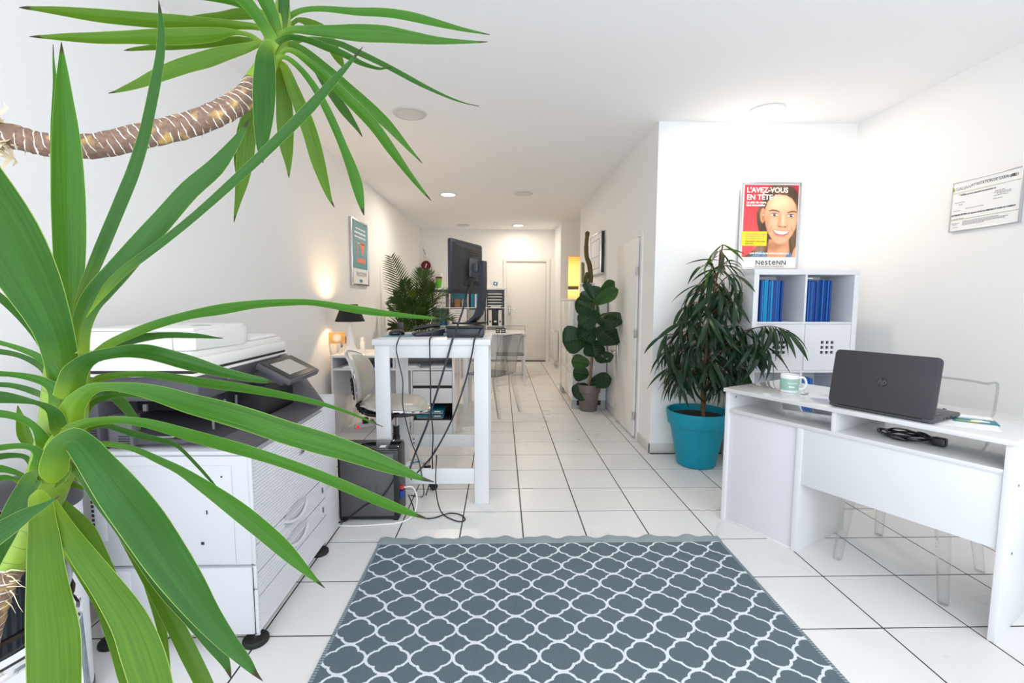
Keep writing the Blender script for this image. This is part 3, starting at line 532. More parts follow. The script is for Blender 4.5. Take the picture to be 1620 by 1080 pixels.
# ================================================================ YUCCA
def leaf_material(name, deep, light, margin, tipc=True, rough=.42, trans=.18, streak=1.0):
    k = NT(name); uv = k.coord('UV'); x, y, z = k.sep(uv)
    st = k.n('ShaderNodeCombineXYZ'); k.set(st.inputs[0], k.math('MULTIPLY', x, 14)); k.set(st.inputs[1], k.math('MULTIPLY', y, 1.6))
    oi = k.n('ShaderNodeObjectInfo'); k.set(st.inputs[2], k.math('MULTIPLY', oi.outputs['Random'], 50))
    s = k.noise(st.outputs[0], 1.6, 3)
    col = k.mix(k.ramp(s, [(.25, (.1, .1, .1)), (.75, (.85, .85, .85))]), deep, light)
    col = k.mix(k.math('MULTIPLY', oi.outputs['Random'], .3), col, light)
    # leaf base paler and yellower, thin pale margin, brown spine
    base = k.ramp(y, [(0, (1, 1, 1)), (.10, (.25,)*3), (.2, (0, 0, 0))])
    col = k.mix(k.math('MULTIPLY', base, .55), col, srgb(140, 170, 40))
    e = k.math('ABSOLUTE', k.math('SUBTRACT', x, .5))
    col = k.mix(k.math('MULTIPLY', k.math('GREATER_THAN', e, .484), .45), col, margin)
    if tipc:
        tp = k.ramp(k.math('ADD', y, k.math('MULTIPLY', k.math('SUBTRACT', s, .5), .015)), [(.955, (0, 0, 0)), (.968, (1, 1, 1))])
        col = k.mix(tp, col, srgb(34, 14, 16))
    k.base(col); k.b.inputs['Roughness'].default_value = rough; k.b.inputs['Specular IOR Level'].default_value = .26
    k.bump(k.noise(st.outputs[0], 3.5, 2), .08*streak, .001)
    tl = k.n('ShaderNodeBsdfTranslucent'); k.set(tl.inputs[0], k.mix(.6, col, srgb(150, 200, 40)))
    mx = k.n('ShaderNodeMixShader'); mx.inputs[0].default_value = trans
    k.t.links.new(k.b.outputs[0], mx.inputs[1]); k.t.links.new(tl.outputs[0], mx.inputs[2]); k.t.links.new(mx.outputs[0], k.out.inputs[0])
    return k.m
MG = srgb(185, 205, 110)
M['yl0'] = leaf_material('yucca_leaf_deep_green', srgb(8, 46, 10), srgb(38, 94, 28), MG)
M['yl1'] = leaf_material('yucca_leaf_mid_green', srgb(14, 58, 6), srgb(54, 112, 20), MG)
M['yl2'] = leaf_material('yucca_leaf_lime_green', srgb(38, 74, 4), srgb(76, 114, 12), MG)
def cane_material():
    k = NT('scarred_cane'); uv = k.coord('UV'); x, y, z = k.sep(uv); c = k.coord()
    n1 = k.noise(c, 45, 3); n2 = k.noise(c, 160, 3)
    ph = k.math('ADD', k.math('MULTIPLY', y, 1/.0115), k.math('ADD', k.math('MULTIPLY', k.math('SINE', k.math('MULTIPLY', x, 2*PI)), .45), k.math('MULTIPLY', n1, 1.1)))
    fr = k.math('FRACT', ph); ring = k.ramp(fr, [(.0, (1, 1, 1)), (.10, (1, 1, 1)), (.15, (0, 0, 0)), (1, (0, 0, 0))])
    brk = k.ramp(n1, [(.40, (0, 0, 0)), (.50, (1, 1, 1))])
    base = k.mix(n2, srgb(84, 58, 48), srgb(150, 122, 104))
    ochre = k.ramp(k.noise(c, 30, 3), [(.56, (0, 0, 0)), (.66, (1, 1, 1))])
    base = k.mix(k.math('MULTIPLY', ochre, .8), base, srgb(206, 168, 96))
    rg = k.math('MULTIPLY', ring, brk)
    k.base(k.mix(rg, base, srgb(235, 230, 222))); k.b.inputs['Roughness'].default_value = .75
    k.bump(k.math('SUBTRACT', k.math('MULTIPLY', n2, .6), rg), .6, .002); return k.m
M['cane'] = cane_material()
def stem_material():
    k = NT('green_leaf_sheaths'); uv = k.coord('UV'); x, y, z = k.sep(uv); n1 = k.noise(k.coord(), 40, 3)
    fr = k.math('FRACT', k.math('ADD', k.math('MULTIPLY', y, 1/.022), k.math('ADD', k.math('MULTIPLY', k.math('SINE', k.math('MULTIPLY', x, 2*PI)), .4), k.math('MULTIPLY', n1, .5))))
    ln = k.ramp(fr, [(0, (1, 1, 1)), (.05, (0, 0, 0))])
    k.base(k.mix(ln, k.mix(n1, srgb(88, 128, 20), srgb(140, 168, 50)), srgb(70, 80, 20))); k.b.inputs['Roughness'].default_value = .4; return k.m
M['stem'] = stem_material()

yu = thing('yucca', 'big yucca with long sword leaves leaning over the grey photocopier', 'plant', (0, 0, 0))
def leaf_mesh(row, g, mat, sub=3, name='leaf'):
    P = [Vector(r[:3])*1e-4 for r in row]; H = [Vector(r[3:])*1e-4 for r in row]
    Q = smooth_path(P, sub); h = smooth_path(H, sub)
    b = B(); us = (-1, -.55, -.12, 0, .12, .55, 1); rings = []; n = len(Q); acc = [0]
    for i in range(1, n): acc.append(acc[-1]+(Q[i]-Q[i-1]).length)
    for i in range(n):
        t = (Q[min(i+1, n-1)]-Q[max(i-1, 0)]).normalized(); w = h[i].length
        sd = h[i].normalized() if w > 1e-7 else Vector((1, 0, 0)); nr = sd.cross(t).normalized() if w > 1e-7 else Vector((0, 0, 1))
        s = acc[i]/acc[-1]; gg = abs(g)*2*(1+1.2*max(0, 1-s*7)); sg = 1 if g > 0 else -1
        # sd x t: sign keeps the keel on the outer side
        rip = .05*math.sin(s*23+len(row))*w
        rings.append([b.bm.verts.new(Q[i]+sd*(u*w)+nr*(-sg*gg*w*(1-abs(u)**1.4)*.5 + rip*(abs(u)**3)*(1 if u > 0 else -1))) for u in us])
    for i in range(n-1):
        for j in range(len(us)-1):
            f = b.bm.faces.new((rings[i][j], rings[i][j+1], rings[i+1][j+1], rings[i+1][j]))
            for l, (a, c) in zip(f.loops, ((j, i), (j+1, i), (j+1, i+1), (j, i+1))): l[b.uv].uv = ((us[a]+1)/2, acc[c]/acc[-1])
    me = b.mesh(name, mat, angle=80); return me
for c, g, row in LEAVES:
    obj('leaf', leaf_mesh(row, g, 'yl%d' % c), parent=yu)
def cane(name, key, mat, extra=(), pre=(), n=16, rough=.0):
    P = [(*[v*1e-4 for v in q[:3]], q[3]*1e-4) for q in CANES[key]]
    P = list(pre)+P+list(extra)
    pts = smooth_path([p[:3] for p in P], 8); rad = [v.x for v in smooth_path([(p[3], 0, 0) for p in P], 8)]
    rad = [max(.0005, r*(1+rough*math.sin(i*1.7)+rough*.6*math.sin(i*4.1))) for i, r in enumerate(rad)]
    return obj(name, B().tube(pts, rad, n, uvlen=True), mat, yu, angle=60)
cane('cane', 'upper', 'cane', pre=[(-1.0, .78, .80, .024), (-1.03, .76, 1.05, .024), (-1.05, .73, 1.30, .022), (-1.01, .705, 1.44, .02)], rough=.025)
cane('green_stem', 'upper_green', 'stem')
cane('green_stem', 'lower', 'stem')
cane('cane', 'lower_bark', 'cane', extra=[(-.72, .60, .80, .021), (-.82, .67, .765, .023), (-.92, .74, .74, .025)], rough=.03)
# papery remains of old leaves on the upper cane and below the lower head
b = B(); rr = random.Random(3)
def shred(p, d, ln, w, droop):
    p = Vector(p); d = Vector(d).normalized(); s = d.orthogonal().normalized(); s = Matrix.Rotation(rr.uniform(0, 6.28), 3, d) @ s; L = []
    for i in range(5):
        q = p+d*(ln*i/4)+Vector((0, 0, -droop*(i/4)**2))+s*(w*.5*math.sin(i*1.6)); ww = w*(1-i/4.6)
        L.append((b.bm.verts.new(q-s*ww*.5), b.bm.verts.new(q+s*ww*.5)))
    for a, c in zip(L, L[1:]): b.bm.faces.new((a[0], a[1], c[1], c[0]))
U = [Vector(q[:3])*1e-4 for q in CANES['upper']]
for i in range(34):
    a = rr.uniform(-1, 1); p = U[2]+(U[3]-U[2])*rr.uniform(-.7, .55)+Vector((0, rr.uniform(-.02, 0), a*.02))
    shred(p, (rr.uniform(-.5, .5), rr.uniform(-.5, .1), a), rr.uniform(.015, .042), rr.uniform(.010, .028), rr.uniform(0, .016))
obj('dry_sheath', b, pm('papery_cream_sheath', srgb(205, 192, 160), .8, grain=.1), yu)['kind'] = 'stuff'
b = B()
for i in range(46):
    k_ = rr.uniform(2.5, 9.9); j = int(k_); p = U[j].lerp(U[j+1], k_-j); a = rr.uniform(0, 6.28); o = Vector((0, math.cos(a), math.sin(a)))
    shred(p+o*.0165, o+Vector((rr.uniform(-1, 1), 0, 0)), rr.uniform(.004, .014), rr.uniform(.0008, .003), .002)
for x_ in (.62, .45):
    p = U[8].lerp(U[9], x_); shred(p+Vector((0, -.006, -.014)), (.2, -.2, -.8), .026, .008, .004)
tag(obj('dry_fibre', b, 'palebark', yu), kind='stuff')
b = B()
for i in range(16):
    a = rr.uniform(-1, 1); p = Vector(CANES['lower_bark'][1][:3])*1e-4+Vector((rr.uniform(-.012, .018), -.012, rr.uniform(-.02, .012)))
    shred(p, (rr.uniform(.1, 1), rr.uniform(-.3, .2), rr.uniform(-.5, .3)), rr.uniform(.012, .04), rr.uniform(.001, .004), .006)
tag(obj('dry_fibre', b, 'palebark', yu), kind='stuff')
# glossy planter bowl on chrome stand
obj('planter', B().lathe([(0, .702), (.13, .702), (.145, .71), (.172, .86), (.176, .868), (.168, .868), (.163, .855)], 48, (-.95, .78, 0), cap=False), 'blackg', yu)
obj('soil', B().lathe([(0, .752), (.155, .745), (.158, .74)], 32, (-.95, .78, 0), cap=False), 'soil', yu)
b = B()
b.tube([(-.95+.155*math.cos(i*PI/16), .78+.155*math.sin(i*PI/16), .692) for i in range(32)], .0105, 10, closed=True)
for i in range(4):
    a = -.62+i*PI/2; b.tube([(-.95+.155*math.cos(a), .78+.155*math.sin(a), .70), (-.95+.17*math.cos(a), .78+.17*math.sin(a), 0)], .0125, 12)
b.tube([(-.95+.163*math.cos(i*PI/16), .78+.163*math.sin(i*PI/16), .25) for i in range(32)], .007, 8, closed=True)
obj('chrome_stand', b, 'chrome', yu)
# ================================================================ PHOTOCOPIER (left flank faces the camera)
cp = thing('photocopier', 'white and dark grey office photocopier with open output tray by left wall', 'photocopier', (-1.2, 2.0, 0))
def L(b): return b
OX, OY = -1.2, 2.0
def cb(): return B()
X0, X1, Ya, Yb = -1.49+1.2, -.905+1.2, 1.66-2, 2.36-2
obj('lower_cabinet', cb().box(X0, X1-.012, Ya, Yb, .045, .313, .012).box(X0+.02, X0+.13, Ya-.003, Ya, .06, .305, .002), 'cop', cp)
b = cb().box(X0, X1-.012, Ya, Yb, .319, .735, .012)
b.box(X0+.13, X1-.07, Ya-.004, Ya, .33, .70, .003).box(X0+.02, X0+.06, Ya-.004, Ya, .42, .70, .002)
b.box(X0+.005, X1-.02, Ya+.002, Yb, .735, .752, .006)
obj('upper_cabinet', b, 'cop', cp)
for z in (.66, .60): obj('screw_hole', cb().lathe([(.0035, 0), (.0035, .003)], 10, mat=Matrix.Translation((X1-.105, Ya-.002, z)) @ Matrix.Rotation(PI/2, 4, 'X')), 'hole', cp)
obj('square_hole', cb().box(X1-.19, X1-.18, Ya-.0065, Ya-.003, .405, .415), 'hole', cp); obj('slot_hole', cb().box(X1-.165, X1-.162, Ya-.0065, Ya-.003, .52, .535), 'hole', cp)
b = cb()
for i in range(14): b.box(X0+.008, X0+.016, Ya-.002, Ya+.001, .46+.017*i, .47+.017*i)
obj('vent_strip', b, 'hole', cp)['kind'] = 'stuff'
obj('latch', cb().box(X0+.15, X0+.175, Ya-.008, Ya-.003, .385, .425, .003), 'copw', cp); obj('latch', cb().box(X0+.20, X0+.235, Ya-.006, Ya-.003, .352, .39, .002), 'copw', cp)
# front: ribbed cover and drawers
def ribbed(z0, z1, y0, y1):
    b = cb(); n = max(1, int((z1-z0)/.0128)); s = (z1-z0)/n
    b.box(X1-.014, X1-.003, y0, y1, z0, z1, .003)
    for i in range(n):
        z = z0+s*i; x = X1-.0032
        b.prism([(x, z+.001), (x+.0035, z+s*.5), (x, z+s-.001)], y1-y0-.004, Matrix(((1, 0, 0, 0), (0, 0, 1, y0+.002), (0, 1, 0, 0), (0, 0, 0, 1))))
    return b
yA, yB = Ya+.012, Yb-.002
obj('corner_gap', cb().box(X1-.0135, X1-.0115, Ya-.0006, Ya+.004, .05, .312), 'hole', cp)
obj('front_cover', ribbed(.392, .732, yA, yB).box(X1-.016, X1+.001, Ya+.001, yA, .323, .735, .006), 'cop', cp)
def drawer(z0, z1, handle=True):
    dr = obj('drawer', ribbed(z0+.0015, z1-.0015, yA, yB).box(X1-.016, X1+.001, Ya+.001, yA, *((.228, .317) if z1 > .3 else (.05, .224) if handle else (.046, .0485)), .006), 'cop', cp)
    if handle:
        ym = (yA+yB)/2; ha = z1+.018
        # scooped grip recess: pocket shade painted into its darker colour, curved bar below
        b = cb(); r = []
        for i in range(13):
            u = -1+i/6; y = ym-.01+u*.105; zt = ha-.012*u*u; zb = ha-.075+.012*u*u
            r.append((b.bm.verts.new((X1+.0012, y, zt)), b.bm.verts.new((X1-.002+.0*u, y, (zt+zb)/2)), b.bm.verts.new((X1+.0012, y, zb))))
        for p, q in zip(r, r[1:]):
            for k_ in range(2): b.bm.faces.new((p[k_], q[k_], q[k_+1], p[k_+1]))
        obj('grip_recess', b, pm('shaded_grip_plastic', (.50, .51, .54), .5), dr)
        pts = [(X1+.004+.012*(1-u*u), ym-.01+u*.105, ha-.064+.028*abs(u)**2) for u in [-1+i/8 for i in range(17)]]
        obj('drawer_handle', cb().tube(pts, .0075, 8), 'cop', dr)
        obj('level_window', cb().box(X1-.001, X1+.003, yB-.06, yB-.052, (z0+z1)/2-.012, (z0+z1)/2+.014), 'copd', dr)
    return dr
drawer(.282, .388); drawer(.187, .279); drawer(.05, .184, False)
obj('brand_plate', cb().box(X1-.002, X1+.002, Ya+.40, Ya+.45, .60, .645, .002).box(X1-.001, X1+.003, Ya+.41, Ya+.44, .608, .637), 'steel', cp)
obj('side_cover', cb().box(X0+.05, X1-.012, Yb+.001, Yb+.19, .02, .30, .006).box(X0+.05, X1-.012, Yb+.001, Yb+.19, .303, .56, .006).box(X0+.05, X1-.012, Yb+.001, Yb+.19, .563, .78, .006), 'cop', cp)
for x, y in ((X1-.03, Ya+.03), (X0+.022, Ya+.03), (X1-.03, Yb-.05), (X0+.05, Yb-.05)):
    f = obj('levelling_foot', cb().lathe([(.045, 0), (.047, .004), (.046, .014), (.040, .020), (.012, .022)], 28, (x, y, 0)), 'rubber', cp)
    obj('foot_screw', cb().lathe([(.009, .02), (.009, .05)], 10, (x, y, 0)), 'chrome', f)
# dark middle section with the output tray
XT = X1-.185
b = cb().box(X0+.005, X0+.055, Ya+.004, Yb-.01, .754, 1.02, .006)                     # rear post
b.box(X0+.005, XT, Ya+.02, Yb-.01, .93, 1.025, .006)                                   # upper bridge
b.box(X0+.05, XT-.02, Yb-.05, Yb-.02, .754, 1.0, .004)                                 # inner back
obj('mid_housing', b, 'copd', cp)
# far cheek with sloping front
RX = lambda y, dep: Matrix(((1, 0, 0, 0), (0, 0, 1, y), (0, 1, 0, 0), (0, 0, 0, 1)))
chk = [(X0+.2, .754), (X1+.002, .754), (X1+.006, .775), (XT+.03, 1.01), (XT-.01, 1.035), (X0+.2, 1.035)]
obj('side_cheek', cb().prism(chk, .075, RX(Yb-.075, 0), bev=.006), 'copd', cp)
obj('front_apron', cb().prism([(X1-.11, .754), (X1+.003, .754), (X1+.004, .768), (X1-.10, .80)], Yb-Ya-.08, RX(Ya+.01, 0), bev=.004), 'copd', cp)
obj('hollow_lining', cb().box(X0+.06, X1-.12, Ya+.35, Yb-.06, .76, .925).box(X0+.06, XT-.03, Ya+.18, Ya+.36, .86, .925), 'black', cp)
b = cb().prism([(X0+.056, .765), (X1-.12, .775), (X1-.12, .788), (X0+.3, .785), (X0+.056, .84)], Yb-Ya-.12, RX(Ya+.03, 0), bev=.003)
obj('output_tray', b, 'copd', cp)
obj('paper_guide', cb().tube([(X0+.12, Ya+.02, .80), (X0+.30, Ya+.02, .80), (X0+.345, Ya+.02, .818)], .003, 6), 'steel', cp)
b = cb()
for i in range(9): b.box(X0+.012, X0+.045, Ya+.0015, Ya+.004, .772+.009*i, .776+.009*i)
for i in range(4): b.box(X0+.11, X0+.15, Ya+.014, Ya+.022, .775+.009*i, .779+.009*i)
obj('vent', b, 'hole', cp)
b = cb().box(X0+.075, X0+.16, Ya+.015, Ya+.06, .765, .88, .004).box(X0+.20, X0+.213, Ya+.018, Ya+.03, .895, .92, .002)
obj('tray_block', b, pm('mid_grey_plastic', (.11, .11, .125), .5), cp)
b = cb()
for y in (.12, .2, .28): b.box(XT-.02, XT-.012, Ya+y, Ya+y+.004, .80, .90)
obj('inner_rib', b, pm('mid_grey_rib', (.16, .16, .18), .5), cp)
obj('guide_clip', cb().box(XT+.03, XT+.045, Yb-.17, Yb-.14, .885, .90, .003).box(XT+.03, XT+.045, Yb-.13, Yb-.10, .885, .90, .003), 'copw', cp)
# scanner deck and feeder
b = cb().box(X0, XT+.003, Ya, Yb+.02, 1.022, 1.033, .003)
b.box(X0, XT, Ya+.002, Yb+.015, 1.041, 1.088, .01).box(X0+.01, XT-.012, Ya+.01, Yb-.005, 1.086, 1.112, .008)
obj('scanner_deck', b, 'copw', cp)
obj('deck_gap', cb().box(X0+.003, XT-.004, Ya+.006, Yb+.01, 1.033, 1.042), 'hole', cp)
fx = XT-.005
pl = [(X0+.015, Ya+.012), (fx-.02, Ya+.012), (fx, Ya+.03), (fx+.004, Ya+.30)]
for i in range(9):
    a = i*PI/16; pl.append((fx-.10+.104*math.cos(a), Ya+.34+.10*math.sin(a)))
pl.append((X0+.015, Ya+.44))
fd = obj('document_feeder', cb().prism(pl, .072, Matrix.Translation((0, 0, 1.112)), bev=.012), 'copw', cp)
obj('feeder_lid', cb().prism([(x*.97-.004, y*.97-.006) for x, y in pl], .013, Matrix.Translation((0, 0, 1.182)), bev=.006), 'copw', fd)
obj('indicator_window', cb().prism([(0, 0), (.055, .006), (.06, .03), (.01, .03)], .002, Matrix.Translation((fx-.10, Ya+.16, 1.1955))), 'greyb', fd)
obj('panel_seam', cb().box(fx-.0695, fx-.068, Ya+.0105, Ya+.013, 1.114, 1.178).box(X0+.03, X0+.0315, Ya+.0105, Ya+.013, 1.114, 1.178), 'greyink', fd)
obj('document_tray', cb().box(X0+.03, XT-.03, Ya+.44, Yb-.02, 1.112, 1.128, .006).box(X0+.03, X0+.20, Yb-.05, Yb-.02, 1.125, 1.16, .006), 'copw', cp)
# tilted control panel on its bracket
pmx = Matrix.Translation((XT+.115, Yb-.215, .985)) @ Matrix.Rotation(math.radians(28), 4, 'Y')
cpn = obj('control_panel', cb().box(-.075, .085, -.155, .155, -.02, .008, .006, mat=pmx).box(-.06, .05, -.12, .12, -.05, -.018, .01, mat=pmx), 'copd', cp)
obj('panel_bezel', cb().box(-.068, .078, -.148, .148, .008, .0105, .001, mat=pmx), 'black', cpn)
obj('touch_screen', cb().box(-.042, .052, -.105, .08, .0105, .0125, mat=pmx), 'screen', cpn)
obj('panel_bracket', cb().box(XT-.02, XT+.06, Yb-.30, Yb-.10, .91, .975, .01), 'copd', cp)
obj('hinge_screw', cb().ball((XT+.005, Ya+.20, .985), .006).ball((XT+.07, Yb-.08, .955), .006), 'steel', cp)

# bin between the plant and the copier
bn = thing('pedal_bin', 'white round bin with dark domed lid behind yucca leaves', 'bin', (-1.475, 1.42, 0))
obj('bin_body', B().lathe([(.11, 0), (.125, .006), (.128, .03), (.135, .64), (.137, .655)], 48), 'white', bn)
obj('bin_lid', B().lathe([(.139, .655), (.139, .675), (.12, .715), (.08, .74), (0, .75)], 48), 'lid', bn)
obj('base_ring', B().lathe([(.128, 0), (.130, .004), (.130, .022), (.126, .024)], 48), 'copd', bn)
pts = smooth_path([(.118, -.03, .335), (.160, -.04, .325), (.188, -.045, .285), (.175, -.05, .245), (.112, -.06, .195)], 6)
obj('side_handle', B().tube(pts, .013, 10), pm('clear_grey_plastic', (.62, .66, .70), .2), bn)

# ================================================================ PC TOWER, CABLES
pc = thing('computer_tower', 'black desktop computer tower with grey side panel standing on the floor', 'computer', (-.778, 2.75, 0))
obj('chassis', B().box(-.178, .178, -.092, .10, .006, .425, .012), 'black', pc)
sp = obj('side_panel', B().box(-.160, .150, -.1005, -.09, .03, .405, .01), pm('grey_metal_panel', (.085, .085, .092), .4, grain=.03), pc)
fm = Matrix(((1, 0, 0, 0), (0, 0, -1, 0), (0, 1, 0, 0), (0, 0, 0, 1)))
text('lettering', 'DELL', .075, 'copd', sp, Matrix.Translation((-.01, -.1008, .165)) @ fm, 'CENTER', .002, .001, 1.05)
obj('underline', B().box(-.0, .095, -.1015, -.1, .153, .155), 'copd', sp)
obj('top_cover', B().box(-.175, .172, -.09, .098, .42, .432, .008), 'blackg', pc)
obj('sticker', B().box(.06, .095, -.06, -.02, .432, .4325), 'paper', pc)
obj('rear_connector', B().box(.176, .196, -.06, -.03, .175, .195, .002), 'redplug', pc); obj('rear_connector', B().box(.176, .20, -.065, -.03, .125, .165, .003), 'blue', pc)
for x_, y_ in ((-.17, -.09), (.14, -.09), (-.17, .06), (.14, .06)): obj('case_foot', B().box(x_, x_+.03, y_, y_+.035, 0, .008, .002), 'rubber', pc)
def cord(name, label, pts, r, mat, group=None):
    o = obj(name, B().tube(smooth_path(pts, 8), r, 8), mat); return tag(o, label, 'cable', group)
cord('white_cable', 'white network cable lying on the floor before the black tower', [(-1.02, 2.60, .006), (-.86, 2.585, .006), (-.70, 2.60, .006), (-.58, 2.63, .006), (-.525, 2.70, .02), (-.515, 2.76, .09), (-.54, 2.76, .16), (-.582, 2.71, .182)], .0045, 'cablew')
cord('power_cable', 'black cable slanting across the grey side of the tower', [(-.99, 2.62, .006), (-.91, 2.636, .012), (-.86, 2.642, .05), (-.78, 2.643, .11), (-.70, 2.643, .15), (-.64, 2.643, .23), (-.606, 2.643, .30), (-.585, 2.66, .33)], .0045, 'cable')
# cables hanging from the bar table front edge
cord('mouse_cable', 'thin black cable hanging from the mouse to the floor', [(-.685, 3.17, 1.064), (-.648, 3.0, 1.062), (-.632, 2.872, 1.056), (-.642, 2.845, 1.0), (-.63, 2.84, .93), (-.605, 2.84, .80), (-.608, 2.84, .66), (-.585, 2.845, .52), (-.555, 2.85, .40), (-.52, 2.855, .30), (-.50, 2.90, .12), (-.52, 2.98, .006), (-.60, 3.0, .006)], 0.0034, 'cable')
cord('phone_cable', 'thin black cable hanging beside the mouse cable', [(-.462, 3.14, 1.07), (-.444, 2.95, 1.062), (-.440, 2.86, 1.05), (-.438, 2.845, .96), (-.436, 2.842, .80), (-.435, 2.842, .62), (-.425, 2.845, .47), (-.432, 2.85, .33), (-.44, 2.90, .2), (-.47, 2.97, .1), (-.5, 3.0, .006)], 0.0038, 'cable')
cord('screen_cable', 'thick dark cable hanging from the upright screen across the bar table', [(-.215, 3.26, 1.40), (-.23, 3.12, 1.34), (-.245, 3.0, 1.24), (-.275, 2.90, 1.13), (-.30, 2.862, 1.055), (-.335, 2.845, .93), (-.375, 2.845, .80), (-.42, 2.845, .66), (-.46, 2.845, .53), (-.505, 2.85, .42), (-.55, 2.85, .31), (-.575, 2.80, .22)], 0.0066, 'navy')
cord('power_lead', 'black cable hanging nearest the right leg of the bar table', [(-.13, 3.05, 1.12), (-.145, 2.93, 1.075), (-.165, 2.862, 1.056), (-.18, 2.845, .97), (-.215, 2.842, .82), (-.26, 2.842, .68), (-.31, 2.842, .55), (-.37, 2.842, .43), (-.43, 2.842, .33), (-.49, 2.842, .26), (-.555, 2.78, .20)], 0.0050, 'cable')
cord('looped_cable', 'thin black cable lying in a loop on the tiles by table leg', [(-.405, 2.85, .33), (-.41, 2.83, .18), (-.40, 2.80, .08), (-.365, 2.74, .012), (-.30, 2.665, .005), (-.24, 2.63, .005), (-.215, 2.66, .005), (-.25, 2.72, .005), (-.32, 2.735, .0055), (-.40, 2.68, .005), (-.46, 2.68, .005), (-.52, 2.74, .005), (-.55, 2.80, .03), (-.572, 2.79, .10)], 0.0036, 'cable')
# ================================================================ BAR TABLE with screen
bt = thing('bar_table', 'tall white bar table with black cables hanging over its front', 'table', (-.432, 3.2, 0))
bx0, bx1, by0, by1, bz = -.363, .364, -.335, .335, 1.052
obj('tabletop', B().box(bx0, bx1, by0, by1, bz-.036, bz, .003), 'white', bt)
obj('apron', B().box(bx0+.10, bx1-.10, by0+.012, by0+.034, bz-.115, bz-.036, .002).box(bx0+.10, bx1-.10, by1-.034, by1-.012, bz-.115, bz-.036, .002)
    .box(bx0+.012, bx0+.034, by0+.10, by1-.10, bz-.115, bz-.036, .002).box(bx1-.034, bx1-.012, by0+.10, by1-.10, bz-.115, bz-.036, .002), 'white', bt)
for sx in (0, 1):
    for sy in (0, 1):
        x = bx0+.012 if not sx else bx1-.103; y = by0+.01 if not sy else by1-.10
        b = B().box(x, x+.091, y, y+.022, 0, bz-.036, .003)
        xs = x if not sx else x+.069
        b.box(xs, xs+.022, y+.0235, y+.09, 0, bz-.036, .003)
        obj('leg', b, 'white', bt)
obj('foot_rail', B().box(bx0+.10, bx1-.10, by0+.018, by0+.040, .129, .228, .003), 'white', bt)
rr_ = obj('foot_rail', B().box(bx0+.10, bx1-.10, by1-.034, by1-.012, .172, .265, .003), 'white', bt)
obj('screw', B().ball((bx0+.125, by1-.035, .235), .006).ball((bx0+.125, by1-.035, .205), .006), 'copd', rr_)

pr_ = thing('document_scanner', 'flat black box under the upright screen on the bar table', 'box', (-.236, 3.17, bz))
obj('box_body', B().box(-.118, .118, -.16, .16, 0, .060, .006), 'navy', pr_); obj('box_lid', B().box(-.124, .124, -.166, .166, .060, .078, .007), 'black', pr_)
mo = thing('monitor', 'black monitor seen from behind on an arched stand', 'monitor', (-.225, 3.285, bz+.078))
mx = frame((-.02, 0, .385), (.36, .93, 0), (0, 0, 1))     # local x along panel, y up, z out of the back (+X side)
b = B().prism(rrect(.50, .355, .012), .022, mx @ Matrix.Translation((0, 0, -.012)), bev=.004)
obj('screen_frame', b, 'navy', mo)
obj('display', B().prism(rrect(.48, .32, .004), .001, mx @ Matrix.Translation((0, .005, -.0135))), 'blackg', mo)
def frust(w0, h0, w1, h1, z0, z1, y0=0):
    b = B(); a = [b.bm.verts.new((x*w0/2, y0+y*h0/2, z0)) for x, y in ((-1, -1), (1, -1), (1, 1), (-1, 1))]; c = [b.bm.verts.new((x*w1/2, y0+y*h1/2, z1)) for x, y in ((-1, -1), (1, -1), (1, 1), (-1, 1))]
    b.bm.faces.new(a[::-1]); b.bm.faces.new(c)
    for i in range(4): b.bm.faces.new((a[i], a[(i+1) % 4], c[(i+1) % 4], c[i]))
    return b
def xf(b, m):
    for v in b.bm.verts: v.co = m @ v.co
    return b
obj('rear_cover', xf(frust(.46, .32, .34, .25, .010, .045), mx), 'black', mo)
obj('mount_plate', B().box(-.06, .06, -.065, .065, .045, .060, .006, mat=mx).box(-.025, .025, -.03, .03, .06, .10, .006, mat=mx), 'copd', mo)
obj('port_row', B().box(-.12, -.03, -.12, -.09, .043, .047, mat=mx).box(.02, .10, -.12, -.09, .043, .047, mat=mx), 'hole', mo)
obj('vent', B().box(-.1, .1, .085, .09, .0445, .046, mat=mx).box(-.1, .1, .10, .105, .0445, .046, mat=mx), 'hole', mo)
st = []
for z, y, w in ((.43, .125, .034), (.30, .125, .036), (.20, .122, .038), (.12, .112, .040), (.06, .09, .046), (.025, .055, .055), (.006, .02, .07)):
    st.append((z, y, w))
b = B(); R_ = []
mb = mx.to_3x3(); ax, an = mb @ Vector((1, 0, 0)), mb @ Vector((0, 0, 1))
for z, o, w in st:
    c = Vector((-.02, 0, z))+an*o
    R_.append([b.bm.verts.new(c+ax*(sx*w)+an*(sy*.016)) for sx, sy in ((-1, -1), (1, -1), (1, 1), (-1, 1))])
for p, q in zip(R_, R_[1:]):
    for i in range(4): b.bm.faces.new((p[i], p[(i+1) % 4], q[(i+1) % 4], q[i]))
b.bm.faces.new(R_[0]); b.bm.faces.new(R_[-1][::-1])
obj('stand_column', b, 'navy', mo)
obj('stand_base', B().prism(rrect(.20, .20, .03), .012, frame((-.0, 0, .0), ax, up0.cross(ax)), bev=.003), 'black', mo)

